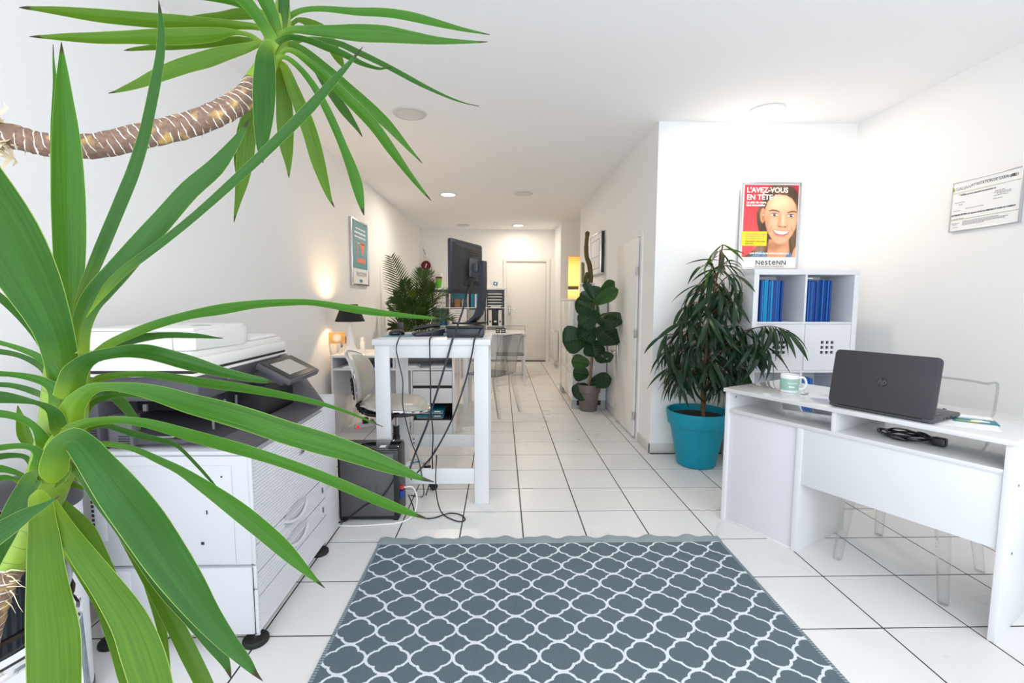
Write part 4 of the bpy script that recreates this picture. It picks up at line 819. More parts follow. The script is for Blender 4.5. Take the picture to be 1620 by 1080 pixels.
ms = thing('computer_mouse', 'black mouse on the corner of the tall bar table', 'mouse', (-.715, 3.20, bz+.003))
b = B().ball((0, 0, .012), .034, (1.15, 1.7, .75), u=20, v=12)
for v in b.bm.verts: v.co.z = max(0, v.co.z)
obj('mouse_shell', xf(b, Matrix.Rotation(-.9, 4, 'Z')), 'blackg', ms); obj('scroll_wheel', xf(B().box(-.004, .004, .03, .045, .024, .034, .002), Matrix.Rotation(-.9, 4, 'Z')), 'copd', ms)
mp = tag(obj('mouse_pad', B().prism(rrect(.20, .24, .02), .003, Matrix.Translation((-.69, 3.17, bz))), 'tealpale'), 'thin blue mouse pad under the black mouse', 'mouse pad')
ph = thing('desk_phone', 'black telephone handset base beside the mouse on the bar table', 'telephone', (-.50, 3.19, bz), .35)
obj('phone_body', xf(B().prism([(-.10, 0), (.10, 0), (.10, .05), (-.10, .018)], .15, Matrix(((1, 0, 0, 0), (0, 0, -1, .075), (0, 1, 0, 0), (0, 0, 0, 1))), bev=.006), Matrix.Identity(4)), 'navy', ph)
obj('handset', B().tube([(-.09, .05, .045), (-.05, .05, .052), (.05, .05, .066), (.09, .05, .066)], [.018, .013, .013, .018], 10), 'black', ph)
b = B()
for i in range(4):
    for j in range(3): b.box(-.05+i*.025, -.034+i*.025, -.06+j*.025, -.042+j*.025, .022+i*.004, .034+i*.004, .002)
obj('key', b, 'copd', ph)
sc = thing('cable_hub', 'small tangle of adapters on the bar table by the phone', 'adapter', (-.385, 3.20, bz))
obj('adapter_box', B().box(-.03, .03, -.025, .025, 0, .03, .004), 'copd', sc); obj('plug', B().box(-.01, .02, -.05, -.028, .002, .02, .003), 'greyb', sc); obj('plug', B().box(.005, .028, -.06, -.04, 0, .014, .003), 'tealpale', sc)
tag(obj('small_speaker', B().box(-.02, .02, -.02, .02, 0, .075, .004), 'black', loc=(-.745, 3.45, bz)), 'small upright black box at the back of the bar table', 'speaker')

# ================================================================ OFFICE CHAIR
oc = thing('office_chair', 'cream vinyl office chair with chrome edging behind bar table leg', 'chair', (-.735, 3.21, 0))
def cushion(w, d, th, bend):
    b = B(); n = 14; T, Bt = {}, {}
    for i in range(n+1):
        for j in range(n+1):
            a, c = -1+2*i/n, -1+2*j/n
            x = a*math.sqrt(1-c*c/2)*w/2*1.06; y = c*math.sqrt(1-a*a/2)*d/2*1.06
            e = max(0, 1-max(abs(a), abs(c))**4)
            T[i, j] = b.bm.verts.new((x, y, bend(a, c)+th*e**.5)); Bt[i, j] = b.bm.verts.new((x, y, bend(a, c)-th*.35*e**.5))
    for i in range(n):
        for j in range(n):
            b.bm.faces.new((T[i, j], T[i+1, j], T[i+1, j+1], T[i, j+1])); b.bm.faces.new((Bt[i, j], Bt[i, j+1], Bt[i+1, j+1], Bt[i+1, j]))
    bmesh.ops.remove_doubles(b.bm, verts=b.bm.verts, dist=.0004)
    rim = [(T_ if isinstance(T_, tuple) else T_) for T_ in []]
    def edge(a, c): return Vector((a*math.sqrt(1-c*c/2)*w/2*1.06, c*math.sqrt(1-a*a/2)*d/2*1.06, bend(a, c)))
    path = [edge(-1+2*i/n, -1) for i in range(n)]+[edge(1, -1+2*i/n) for i in range(n)]+[edge(1-2*i/n, 1) for i in range(n)]+[edge(-1, 1-2*i/n) for i in range(n)]
    return b, path
sb = lambda a, c: .022*a*a*(1 if a < 0 else -.9)+.012*c*c
b, path = cushion(.44, .44, .045, sb); ms_ = Matrix.Translation((.0, 0, .565))
st_ = obj('seat', xf(b, ms_), 'cream', oc, angle=70)
obj('chrome_edging', B().tube([ms_ @ (p-Vector((0, 0, .004))) for p in path], .010, 8, closed=True), 'chrome', st_)
obj('seat_shell', B().prism(rrect(.40, .38, .12), .02, Matrix.Translation((.0, 0, .527)), bev=.006), 'black', oc)
b, path = cushion(.345, .40, .04, lambda a, c: -.035*a*a+.05*c*c)
# local x -> up, local y -> width, z -> front (+X)
mbk = frame((-.255, 0, .765), Vector((-.16, 0, .98)), (0, 1, 0)); mbk = mbk @ Matrix.Diagonal((1, 1, -1, 1)) if (mbk.to_3x3() @ Vector((0, 0, 1))).x < 0 else mbk
bk_ = obj('backrest', xf(b, mbk), 'cream', oc, angle=70)
obj('chrome_edging', B().tube([mbk @ (p-Vector((0, 0, .004))) for p in path], .010, 8, closed=True), 'chrome', bk_)
sp_ = smooth_path([(-.02, 0, .517), (-.16, 0, .512), (-.225, 0, .53), (-.255, 0, .58), (-.272, 0, .67), (-.285, 0, .76)], 6)
b = B(); R_ = []
for i, p in enumerate(sp_):
    tt = (sp_[min(i+1, len(sp_)-1)]-sp_[max(i-1, 0)]).normalized(); nn = tt.cross(Vector((0, 1, 0)))
    R_.append([b.bm.verts.new(p+Vector((0, .035*sx, 0))+nn*(.012*sy+(.006 if i % 2 and sy > 0 else 0))) for sx, sy in ((-1, -1), (1, -1), (1, 1), (-1, 1))])
for p, q in zip(R_, R_[1:]):
    for i in range(4): b.bm.faces.new((p[i], p[(i+1) % 4], q[(i+1) % 4], q[i]))
b.bm.faces.new(R_[0]); b.bm.faces.new(R_[-1][::-1])
obj('back_spring', b, 'rubber', oc)
obj('tilt_mechanism', B().box(-.10, .10, -.07, .07, .495, .53, .01).tube([(.0, -.05, .505), (.0, -.20, .495)], .008, 8), 'black', oc)
obj('gas_lift', B().lathe([(.026, .10), (.026, .35), (.022, .355), (.022, .42)], 20), 'black', oc)
obj('lift_rod', B().lathe([(.013, .42), (.013, .50)], 16), 'chrome', oc)
for i in range(5):
    a = math.radians(52+72*i); c_, s_ = math.cos(a), math.sin(a)
    lg = obj('base_arm', B().tube(smooth_path([(.02*c_, .02*s_, .105), (.12*c_, .12*s_, .115), (.22*c_, .22*s_, .10), (.28*c_, .28*s_, .075)], 4), [.024]*5+[.02]*4+[.016]*4, 10), 'chrome', oc)
    b = B()
    mw = Matrix.Translation((.285*c_, .285*s_, .026)) @ Matrix.Rotation(a+.7, 4, 'Z') @ Matrix.Rotation(PI/2, 4, 'X')
    for o in (-.016, .016): b.lathe([(.0, -.009), (.022, -.009), (.026, -.005), (.026, .005), (.022, .009), (0, .009)], 20, (0, 0, o), mat=mw, cap=False)
    b.box(-.012, .012, -.012, .02, -.012, .012, .004, mat=mw)
    obj('caster', b, 'rubber', lg)

# ================================================================ LEFT DESK
ld = thing('side_desk', 'white desk with open compartments and drawers against the left wall', 'desk', (-1.02, 4.35, 0))
dx0, dx1, dd, dz = -.575, .575, .55, .775
obj('desktop', B().box(dx0, dx1, 0, dd, dz-.022, dz, .002), 'white', ld)
obj('side_panel', B().box(dx0, dx0+.02, .003, dd, 0, dz-.022, .002), 'gloss', ld)
obj('side_panel', B().box(dx1-.02, dx1, .003, dd, 0, dz-.022, .002), 'gloss', ld)
obj('shelf', B().box(dx0+.02, dx1-.02, .006, dd-.02, .632, .652, .002), 'white', ld)
obj('divider', B().box(.0, .016, .01, dd-.03, .652, dz-.022, .001), 'white', ld)
obj('back_panel', B().box(dx0+.02, dx1-.02, dd-.02, dd-.008, .30, dz-.022, .001), 'white', ld)
obj('cabinet_panel', B().box(.165, .182, .01, dd-.02, .02, .632, .001), 'white', ld)
obj('screw_cap', B().ball((dx0+.10, dd-.021, .47), .007).ball((dx0+.34, dd-.021, .47), .007), 'copd', ld)
obj('cabinet_base', B().box(.182, dx1-.02, .02, dd-.02, .0, .03).box(.182, dx1-.02, dd-.04, dd-.03, .03, .632), 'white', ld)
for z0, z1 in ((.49, .625), (.32, .462), (.02, .155)):
    obj('drawer', B().box(.186, dx1-.022, .004, .024, z0, z1, .002).box(.2, dx1-.03, .024, .40, z0+.01, z1-.03), 'white', ld)
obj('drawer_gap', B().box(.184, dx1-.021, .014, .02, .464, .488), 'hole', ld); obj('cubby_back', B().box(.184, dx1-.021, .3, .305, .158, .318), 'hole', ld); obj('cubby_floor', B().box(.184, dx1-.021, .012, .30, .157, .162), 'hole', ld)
for z, lab in ((.235, 'upper of the two document folders in the open desk cubby'), (.19, 'lower document folder in the open desk cubby under the other')):
    f = thing('document_folder', lab, 'folder', (-1.02+.34, 4.35+.03, z-.025), 0, 'folders in the desk cubby')
    obj('cover', B().box(-.135, .13, 0, .22, .012, .035, .004), 'tealcard', f); obj('page_block', B().box(-.13, .12, .004, .21, 0, .012, .001), 'greyb', f); obj('label_tag', B().box(.04, .10, -.001, .0005, .02, .03), 'paper', f)
for x, w, lab in ((-.36, .22, 'loose white sheets in the left desk compartment behind the cream chair'), (.16, .17, 'white sheets in the right desk compartment next to its divider'), (.42, .16, 'stack of white sheets at the far right of the desk compartment')):
    p = tag(obj('paper_stack', B().box(-w/2, w/2, 0, .26, 0, .009, .001).box(-w/2+.02, w/2-.02, .01, .24, .009, .016, .001), 'paper', loc=(-1.02+x, 4.38, .653), rot=(0, 0, .12)), lab, 'paper')
tag(obj('blue_folder', B().box(-.09, .09, 0, .2, 0, .012, .002).box(-.085, .085, .004, .196, .012, .016, .001), 'blue', loc=(-1.02+.0-.12, 4.39, .653), rot=(0, 0, -.1)), 'blue folder lying in the left desk compartment', 'folder')

tl = thing('table_lamp', 'black cone shade table lamp with white trumpet base on the left desk', 'lamp', (-1.44, 4.47, dz))
obj('lamp_base', B().lathe([(0, 0), (.105, 0), (.105, .006), (.07, .025), (.046, .06), (.032, .11), (.024, .18), (.019, .25), (.0165, .32), (.0165, .335), (0, .336)], 40, cap=False), 'ceramic', tl)
obj('lamp_shade', B().lathe([(.137, .312), (.134, .318), (.073, .475), (.070, .475), (.131, .315), (.137, .312)], 48, cap=False), 'shade', tl)
obj('bulb', B().lathe([(0, .415), (.018, .41), (.028, .385), (.022, .36), (.012, .345), (.012, .336)], 20, cap=False), 'bulb', tl)
obj('shade_ring', B().tube([(.07, 0, .455), (0, 0, .44), (-.07, 0, .455)], .002, 6), 'chrome', tl)
ll = bpy.data.lights.new('lamp_bulb_light', 'POINT'); ll.energy = 12; ll.color = (1, .66, .34); ll.shadow_soft_size = .03
lo_ = bpy.data.objects.new('lamp_bulb_light', ll); COL.objects.link(lo_); lo_.parent = tl; lo_.location = (0, 0, .43)
fr = thing('postcard', 'small orange picture card with a white sunburst behind the lamp base', 'card', (-1.585, 4.52, dz+.095), .15)
obj('card', B().box(-.075, .075, -.002, .002, 0, .11), 'orange', fr)
b = B()
for i in range(24):
    a = 2*PI*i/24; c_, s_ = math.cos(a), math.sin(a); p = Vector((c_, 0, s_)); q = Vector((-s_, 0, c_)); o = Vector((.0, -.0026, .055))
    b.face([o+p*.022-q*.003, o+p*.022+q*.003, o+p*.043+q*.0012, o+p*.043-q*.0012])
b.lathe([(.018, -.0024), (.018, -.0026)], 24, mat=Matrix.Translation((0, 0, .055)) @ Matrix.Rotation(PI/2, 4, 'X') @ Matrix.Translation((0, 0, .005)))
obj('sunburst', b, 'white_ink', fr); obj('red_dot', B().box(.0, .006, -.0045, -.003, .052, .058), 'coral', fr)
cu = thing('pen_cup', 'shiny chrome pen cup holding cards behind the white lamp base', 'pen cup', (-1.555, 4.56, dz))
obj('cup', B().lathe([(0, 0), (.046, 0), (.048, .003), (.048, .10), (.045, .10), (.045, .005), (0, .004)], 28, cap=False), 'chrome', cu)
for i, m_ in enumerate(('kraft', 'black', 'bark')): obj('card_edge', B().box(.0+i*.014, .006+i*.014, -.03, .03, .01, .15+.006*i), m_, cu)
bo = thing('pump_bottle', 'small white capped bottle right of the lamp base', 'bottle', (-1.365, 4.60, dz))
obj('bottle_body', B().lathe([(0, 0), (.022, 0), (.023, .004), (.023, .105), (.02, .112), (0, .113)], 24, cap=False), 'ceramic', bo); obj('cap', B().lathe([(.0185, .112), (.0185, .135), (.014, .147), (0, .15)], 24), 'white', bo)
ps = thing('power_strip', 'white power strip with glowing red switch under the left desk', 'power strip', (-1.34, 4.72, 0), .5)
obj('strip_body', B().box(-.16, .16, -.025, .025, 0, .04, .006), 'white', ps); obj('switch', B().box(-.145, -.12, -.03, -.024, .008, .032, .002), 'red', ps)
obj('adapter_plug', B().box(-.08, -.025, -.028, .028, .04, .10, .006), 'black', ps); obj('plug', B().box(.0, .03, -.02, .02, .04, .075, .004), 'greyb', ps); obj('plug', B().box(.06, .09, -.02, .02, .04, .07, .004), 'white', ps)
cord('desk_cable', 'black cable looping on the tiles beside the power strip', [(-1.33, 4.72, .07), (-1.25, 4.62, .05), (-1.18, 4.55, .006), (-1.10, 4.50, .005), (-1.12, 4.42, .005), (-1.03, 4.45, .005), (-.98, 4.56, .006)], .004, 'cable')
cord('strip_cable', 'pale cable tangled around the plugs under the left desk', [(-1.21, 4.76, .06), (-1.18, 4.70, .03), (-1.12, 4.72, .01), (-1.06, 4.78, .02), (-1.0, 4.74, .03), (-.95, 4.80, .01)], .004, 'greyb')

# meeting table behind
mt = thing('meeting_table', 'white meeting table mostly hidden behind the bar table', 'table', (-.78, 5.55, 0))
obj('tabletop', B().box(-.42, .42, -.36, .40, .725, .75, .003), 'white', mt)
for x in (-.40, .345):
    for y in (-.34, .325): obj('leg', B().box(x, x+.055, y, y+.055, 0, .725, .003), 'white', mt)

# ================================================================ GHOST CHAIRS
def ghost(label, loc, rz, src=None):
    if src:
        o = copy_tree(src); o.location = loc; o.rotation_euler = (0, 0, rz); o['label'] = label; return o
    g = thing('transparent_chair', label, 'chair', loc, rz, 'clear plastic chairs')
    # seat: front at +y
    obj('seat', B().prism(rrect(.41, .41, .06), .014, Matrix.Translation((0, .0, .445)), bev=.004), 'clear', g)
    b = B(); ys = [-.20, -.205, -.215, -.235, -.265, -.29]; zs = [.455, .50, .58, .70, .82, .91]; hw = [.200, .203, .205, .205, .203, .198]
    F_, K_ = [], []
    for y, z, w in zip(ys, zs, hw):
        F_.append([b.bm.verts.new((w*u, y-.025*(1-u*u), z+(-.012*u**4 if z > .9 else 0))) for u in (-1, -.75, -.4, 0, .4, .75, 1)])
        K_.append([b.bm.verts.new((w*u, y-.013-.025*(1-u*u), z+(-.012*u**4 if z > .9 else 0))) for u in (-1, -.75, -.4, 0, .4, .75, 1)])
    for i in range(len(ys)-1):
        for j in range(6):
            b.bm.faces.new((F_[i][j], F_[i][j+1], F_[i+1][j+1], F_[i+1][j])); b.bm.faces.new((K_[i][j], K_[i+1][j], K_[i+1][j+1], K_[i][j+1]))
        b.bm.faces.new((F_[i][0], F_[i+1][0], K_[i+1][0], K_[i][0])); b.bm.faces.new((F_[i][6], K_[i][6], K_[i+1][6], F_[i+1][6]))
    for j in range(6):
        b.bm.faces.new((F_[0][j], K_[0][j], K_[0][j+1], F_[0][j+1])); b.bm.faces.new((F_[-1][j], F_[-1][j+1], K_[-1][j+1], K_[-1][j]))
    bkr = obj('backrest', b, 'clear', g, angle=50)
    rim = [(sx_*w, y-.0065, z) for sx_ in (-1,) for y, z, w in zip(ys, zs, hw)]+[(u*.198, -.29-.0065-.025*(1-u*u), .91-.012*u**4) for u in (-.8, -.5, 0, .5, .8)]+[(w, y-.0065, z) for y, z, w in list(zip(ys, zs, hw))[::-1]]
    obj('backrest_rim', B().tube(smooth_path(rim, 4), .0054, 8), 'cleared', bkr)
    obj('seat_rim', B().tube([(x, y, .452) for x, y in rrect(.41, .41, .06)], .0058, 8, closed=True), 'cleared', g)
    for sx in (-1, 1):
        for fr_ in (1, -1):
            b = B(); r = []
            for z, x, y, s in ((.445, .172, .17 if fr_ > 0 else -.185, .024), (.30, .18, .18 if fr_ > 0 else -.205, .022), (.0, .205, .195 if fr_ > 0 else -.275, .017)):
                r.append([b.bm.verts.new((sx*(x)+q*s, y+w*s, z)) for q, w in ((-1, -1), (1, -1), (1, 1), (-1, 1))])
            for p, q in zip(r, r[1:]):
                for i in range(4): b.bm.faces.new((p[i], p[(i+1) % 4], q[(i+1) % 4], q[i]))
            b.bm.faces.new(r[0]); b.bm.faces.new(r[-1][::-1])
            es = [e for e in b.bm.edges if abs(e.verts[0].co.z-e.verts[1].co.z) > .05]
            bmesh.ops.bevel(b.bm, geom=es, offset=.005, segments=2, affect='EDGES')
            obj('leg', b, 'clear', g)
    return g
g0 = ghost('clear plastic chair tucked under the right desk behind the laptop', (1.965, 2.13, 0), math.atan2(.84, -.54)-0.0)
g0.rotation_euler.z = math.atan2(-.50, -.865)-PI/2
gA = ghost('nearer clear plastic chair just right of the bar table', (-.125, 5.33, 0), 0, g0); gA.rotation_euler.z = math.atan2(.58, -.81)-PI/2
gB = ghost('farther clear plastic chair pushed up to the far white table', (.13, 7.22, 0), .06, g0)

# far table with letter trays
ft = thing('far_table', 'white panel table in front of the far wall shelf', 'table', (-.15, 7.95, 0))
obj('tabletop', B().box(-.55, .55, -.40, .40, .722, .75, .003), 'white', ft); obj('side_panel', B().box(.515, .54, -.38, .38, 0, .722, .002), 'white', ft); obj('side_panel', B().box(-.54, -.515, -.38, .38, 0, .722, .002), 'white', ft)
obj('modesty_panel', B().box(-.515, .515, -.20, -.182, .30, .722, .002), 'white', ft)
for i, x in enumerate((-.06, .03)):
    lt = thing('letter_tray', ('left black desk organiser on the far white table', 'right black desk organiser on the far white table')[i], 'desk organiser', (x, 7.65, .75), 0, 'black organisers on the far table')
    obj('tray_shell', B().box(-.035, .035, 0, .10, 0, .008, .002).box(-.035, -.03, 0, .10, 0, .075, .001).box(.03, .035, 0, .10, 0, .075, .001).box(-.035, .035, .095, .10, 0, .075, .001).box(-.035, .035, 0, .1, .036, .041, .001), 'black', lt)
    obj('label_strip', B().box(-.022, .018, -.002, .0, .05, .06).box(-.022, .018, -.002, .0, .018, .028), 'paper', lt)
# ================================================================ FAR SHELF
def cube_shelf(name, label, x0, y0, cols, rows, cell=.35, dep=.385, th=.038, tn=.016):
    w = th*2+cols*cell+(cols-1)*tn; hh = th*2+rows*cell+(rows-1)*tn
    s = thing(name, label, 'shelf unit', (x0, y0, 0))
    obj('top_board', B().box(0, w, 0, dep, hh-th, hh, .002), 'shelfw', s); obj('bottom_board', B().box(0, w, 0, dep, 0, th, .002), 'shelfw', s)
    obj('side_board', B().box(0, th, 0, dep, th, hh-th, .001), 'shelfw', s); obj('side_board', B().box(w-th, w, 0, dep, th, hh-th, .001), 'shelfw', s)
    for r in range(1, rows):
        z = th+r*cell+(r-1)*tn; obj('shelf_board', B().box(th, w-th, .004, dep, z, z+tn, .001), 'shelfw', s)
    for c in range(1, cols):
        x = th+c*cell+(c-1)*tn
        for r in range(rows):
            z = th+r*(cell+tn); obj('divider', B().box(x, x+tn, .006, dep, z, z+cell, .001), 'shelfw', s)
    obj('back_sheet', B().box(th, w-th, dep-.006, dep-.002, th, hh-th), 'shelfw', s)
    return s, lambda c, r: (x0+th+c*(cell+tn), y0, th+r*(cell+tn))
fs, fc = cube_shelf('cube_shelf', 'long white cube shelf along the far wall filled with binders', -1.43, YF-.40, 4, 4)
def binder(x, y, z, w, h, d, mat, lab, grp, lean=0, hole=True):
    b_ = thing('binder', lab, 'binder', (x, y, z), 0, grp)
    obj('spine', B().box(0, w, 0, d, 0, h, .003), mat, b_, rot=(0, lean, 0) if lean else None)
    if hole: obj('finger_hole', B().lathe([(.012, 0), (.012, .002)], 14, mat=Matrix.Translation((w/2, -.0005, h*.28)) @ Matrix.Rotation(PI/2, 4, 'X')), 'hole', b_)
    return b_
x, y, z = fc(0, 3)
for i in range(4): binder(x+.03+i*.062, y+.05, z, .056, .30, .28, 'copw', ORD[i]+' white binder from the left in the top left cube of the far shelf', 'white binders in the top left cube')
x, y, z = fc(1, 3)
pk = thing('picture_board', 'teal picture board standing in the second top cube', 'picture', (x+.17, y+.20, z))
obj('board', B().box(-.13, .13, 0, .012, 0, .29, .002), 'tealcard', pk); obj('white_house_print', B().prism([(-.01, .10), (.02, .17), (.05, .10), (.04, .10), (.02, .145), (0, .10)], .002, Matrix(((1, 0, 0, 0), (0, 0, -1, 0), (0, 1, 0, 0), (0, 0, 0, 1)))), 'white_ink', pk)
tag(obj('carton', B().box(0, .12, 0, .1, 0, .17, .003).box(.005, .115, -.002, 0, .12, .165), 'kraft', loc=(x+.08, y+.06, z)), 'kraft carton in front of the teal picture board', 'box')
tag(obj('camera_case', B().box(0, .07, 0, .07, 0, .10, .01).box(.01, .06, -.01, 0, .02, .07, .008), 'black', loc=(x+.005, y+.05, z)), 'small black case left of the kraft carton', 'case')
tag(obj('bottle', B().lathe([(.03, 0), (.032, .1), (.015, .14), (.013, .17)], 16), 'greyb', loc=(x+.25, y+.1, z)), 'grey bottle right of the kraft carton', 'bottle')
x, y, z = fc(2, 3)
for i, (m_, h) in enumerate((('black', .29), ('cyan', .30), ('tealcard', .30), ('copw', .31), ('cyan', .31), ('tealcard', .30), ('navy', .25), ('navy', .24))):
    binder(x+.012+i*.038, y+.05, z, .034, h, .27, m_, ['black slim binder at the left end of the third top cube', 'first cyan binder from the left in the third top cube', 'teal binder beside the first cyan one in the third top cube', 'single white binder among the teal ones in the third top cube', 'cyan binder right of the single white one', 'teal binder right of the second cyan one', 'dark blue short binder in the third top cube', 'dark blue short binder at the right end of the third top cube'][i], 'binders in the third top cube', hole=False)
x, y, z = fc(3, 3)
tr = thing('paper_tray_stack', 'stack of black letter trays with pale rims in the top right cube', 'letter tray', (x+.02, y+.02, z))
for i in range(5): obj('tray', B().box(0, .28, 0, .30, .03+.058*i, .036+.058*i, .001).box(0, .006, 0, .30, .03+.058*i, .075+.058*i).box(.274, .28, 0, .30, .03+.058*i, .075+.058*i), 'black', tr); obj('tray_rim', B().box(0, .28, -.004, .0, .028+.058*i, .046+.058*i, .002), 'paper', tr)
obj('loose_paper', B().box(.06, .26, .0, .2, .0, .022, .002), 'paper', tr)
x, y, z = fc(0, 2)
for i, m_ in enumerate(('navy', 'blue', 'cyan', 'blue2', 'cyan', 'blue2')): binder(x+.09+i*.03, y+.06, z, .027, .30, .26, m_, ['darkest navy folder in the second row left cube', 'dark blue folder beside the navy one in the second row', 'first cyan folder in the second row left cube', 'mid blue folder between the two cyan ones', 'second cyan folder in the second row left cube', 'mid blue folder at the right end of the left cube'][i], 'blue folders in the second row', hole=False)
x, y, z = fc(1, 2)
dr_ = thing('insert_cabinet', 'white door insert with a printed sheet taped on', 'cabinet', (x+.003, y+.004, z+.002))
obj('door', B().box(0, .329, 0, .016, 0, .331, .002), 'shelfw', dr_)
ns = obj('notice_sheet', B().box(.075, .235, -.002, 0, .03, .32), 'paper', dr_)
b = B()
for j, wd in enumerate((.12, .10, .13, .09, .12, .11)): b.box(.09, .09+wd, -.003, -.002, .285-.042*j, .297-.042*j)
obj('print_line', b, 'greyink', ns)['kind'] = 'stuff'; obj('door_knob', B().ball((.30, -.008, .16), .008), 'steel', dr_)
x, y, z = fc(2, 2)
gb = thing('storage_box', 'pale grey storage box in the third cube of the second row', 'box', (x+.008, y+.008, z))
obj('box_body', B().box(0, .318, 0, .33, 0, .32, .004), 'greyb', gb); obj('box_rim', B().box(-.002, .320, -.002, .332, .30, .322, .003), 'greyb', gb)
x, y, z = fc(3, 2)
for i, (m_, w, lab) in enumerate((('copw', .07, 'white lever arch binder left of the black one'), ('black', .115, 'wide black lever arch binder in the right cube'), ('copw', .07, 'white lever arch binder right of the black one'))):
    bb = binder(x+(.03, .107, .23)[i], y+.03, z, w, .315, .28, m_, lab, 'lever arch binders in the right cube', hole=False)
    obj('spine_label', B().box(w*.3, w*.75, -.002, 0, .07, .10), 'steel' if i == 1 else 'black', bb)
ztop = .038*2+4*.35+3*.016
gc = thing('green_cup', 'lime green printed cup on top of the far shelf', 'cup', (-1.26, YF-.26, ztop))
obj('cup', B().lathe([(0, 0), (.045, 0), (.065, .16), (.066, .22), (.062, .22), (.042, .01), (0, .01)], 24, cap=False), 'green', gc); obj('printed_band', B().lathe([(.0603, .12), (.0665, .18), (.0671, .20)], 24, cap=False), 'kraft', gc); obj('dark_rim_band', B().lathe([(.0672, .198), (.0675, .222)], 24, cap=False), 'black', gc)
tag(obj('paper_roll', B().lathe([(.05, 0), (.05, .30), (.04, .30), (.04, .01)], 20), 'paper', loc=(-1.25, YF-.12, ztop)), 'white paper roll standing behind the lime green cup', 'roll')
wb = thing('award_plaque', 'white boat shaped ornament with teal square on the far shelf', 'ornament', (-.145, YF-.24, ztop))
pl = [(-.11, .16), (-.085, .155), (-.06, .05), (-.03, .0), (.03, 0), (.06, .05), (.085, .155), (.115, .16), (.06, .175), (-.06, .175)]
obj('shell', B().prism(pl, .03, Matrix(((1, 0, 0, 0), (0, 0, -1, 0), (0, 1, 0, 0), (0, 0, 0, 1))), bev=.004), 'ceramic', wb)
sq = obj('teal_square', B().box(-.042, .042, -.033, -.03, .055, .125, mat=Matrix.Rotation(.25, 4, 'Y')), 'tealcard', wb); obj('white_disc', B().lathe([(.02, 0), (.02, .0015)], 20, mat=Matrix.Translation((.022, -.033, .088)) @ Matrix.Rotation(PI/2, 4, 'X')), 'white_ink', wb)
pn = thing('pennant', 'hanging white pennant with maroon rosette in the far left corner', 'pennant', (-1.60, YF-.06, 1.40))
obj('cloth', B().prism([(0, .92), (.03, .80), (.24, .40), (.22, .15), (.05, .1), (.0, .2)], .004, Matrix(((1, 0, 0, 0), (0, 0, -1, 0), (0, 1, 0, 0), (0, 0, 0, 1)))), 'cloth', pn)
obj('rosette', B().lathe([(.10, 0), (.10, .006), (.06, .010), (0, .011)], 24, mat=Matrix.Translation((.055, -.004, .58)) @ Matrix.Rotation(PI/2, 4, 'X')), 'maroon', pn)
obj('rosette_mark', B().prism([(-.02, -.04), (.0, -.04), (.025, .04), (.005, .045)], .002, Matrix.Translation((.055, -.015, .58)) @ Matrix(((1, 0, 0, 0), (0, 0, -1, 0), (0, 1, 0, 0), (0, 0, 0, 1)))), 'cloth', pn)
obj('print_stripe', B().box(.07, .19, -.006, -.004, .40, .425, mat=Matrix.Rotation(-.0, 4, 'Y')).box(.12, .24, -.006, -.004, .29, .31).box(.15, .17, -.006, -.004, .33, .40), 'lilacink', pn)
obj('hanging_rod', B().tube([(.0, -.002, .93), (.05, -.002, .80)], .006, 6), 'copd', pn)

# radiator on the far right wall
ra = thing('radiator', 'white electric panel heater low on the far right wall', 'radiator', (1.09, 9.15, .14))
obj('heater_panel', B().box(-.10, -.075, -.32, .32, 0, .55, .008), 'white', ra); obj('heater_back', B().box(-.07, -.002, -.28, .28, .03, .52, .006), 'copd', ra); obj('end_cap', B().box(-.10, -.01, -.33, -.315, 0, .55, .004), 'white', ra)

# ================================================================ WHITE HALL CABINET, CACTUS, FRAME
wc = thing('hall_cabinet', 'tall glossy white cabinet behind the fiddle leaf fig', 'cabinet', (.84, 5.47, 0))
obj('carcass', B().box(.02, .405, 0, 1.17, .10, 1.285, .003), 'white', wc); obj('cabinet_top', B().box(0, .412, -.004, 1.174, 1.285, 1.305, .002), 'white', wc)
for y in (.004, .588):
    obj('cabinet_door', B().box(0, .019, y, y+.578, .80, 1.28, .002), 'satin', wc)
    for z0, z1 in ((.64, .795), (.40, .635), (.105, .395)): obj('drawer', B().box(0, .019, y, y+.578, z0, z1, .002), 'satin', wc)
pb = M['greyb']
obj('plinth', B().box(.0, .405, .0, .02, .0, .04, .002).box(.0, .06, .0, .02, .036, .105, .002).box(.345, .405, .0, .02, .036, .105, .002), 'greyb', wc)
obj('plinth_rear', B().box(.0, .03, .9, 1.16, 0, .1), 'greyb', wc)
obj('plinth_gap', B().box(.06, .36, .012, .018, .035, .105), 'hole', wc)
ca = thing('cactus', 'three stemmed cactus in a white scalloped pot on the glossy cabinet', 'cactus', (1.06, 5.78, 1.305))
b = B().lathe([(0, 0), (.065, 0), (.070, .005), (.088, .15), (.084, .15), (.066, .01), (0, .01)], 32, cap=False)
for i in range(24):
    a = 2*PI*i/24; b.box(-.004, .004, -.003, .003, .15, .185, .001, mat=Matrix.Rotation(a, 4, 'Z') @ Matrix.Translation((.087, 0, 0)))
b.tube([(.0885*math.cos(2*PI*i/32), .0885*math.sin(2*PI*i/32), .19) for i in range(32)], .005, 6, closed=True)
obj('pot', b, 'ceramic', ca); obj('soil', B().lathe([(.08, .135), (0, .14)], 20, cap=False), 'soil', ca)
M['cactus'] = pm('olive_cactus_skin', srgb(84, 74, 34), .7, grain=.35, gscale=140, bump=.4)
M['cactus2'] = pm('pale_cactus_skin', srgb(120, 122, 66), .7, grain=.3, gscale=140, bump=.4)
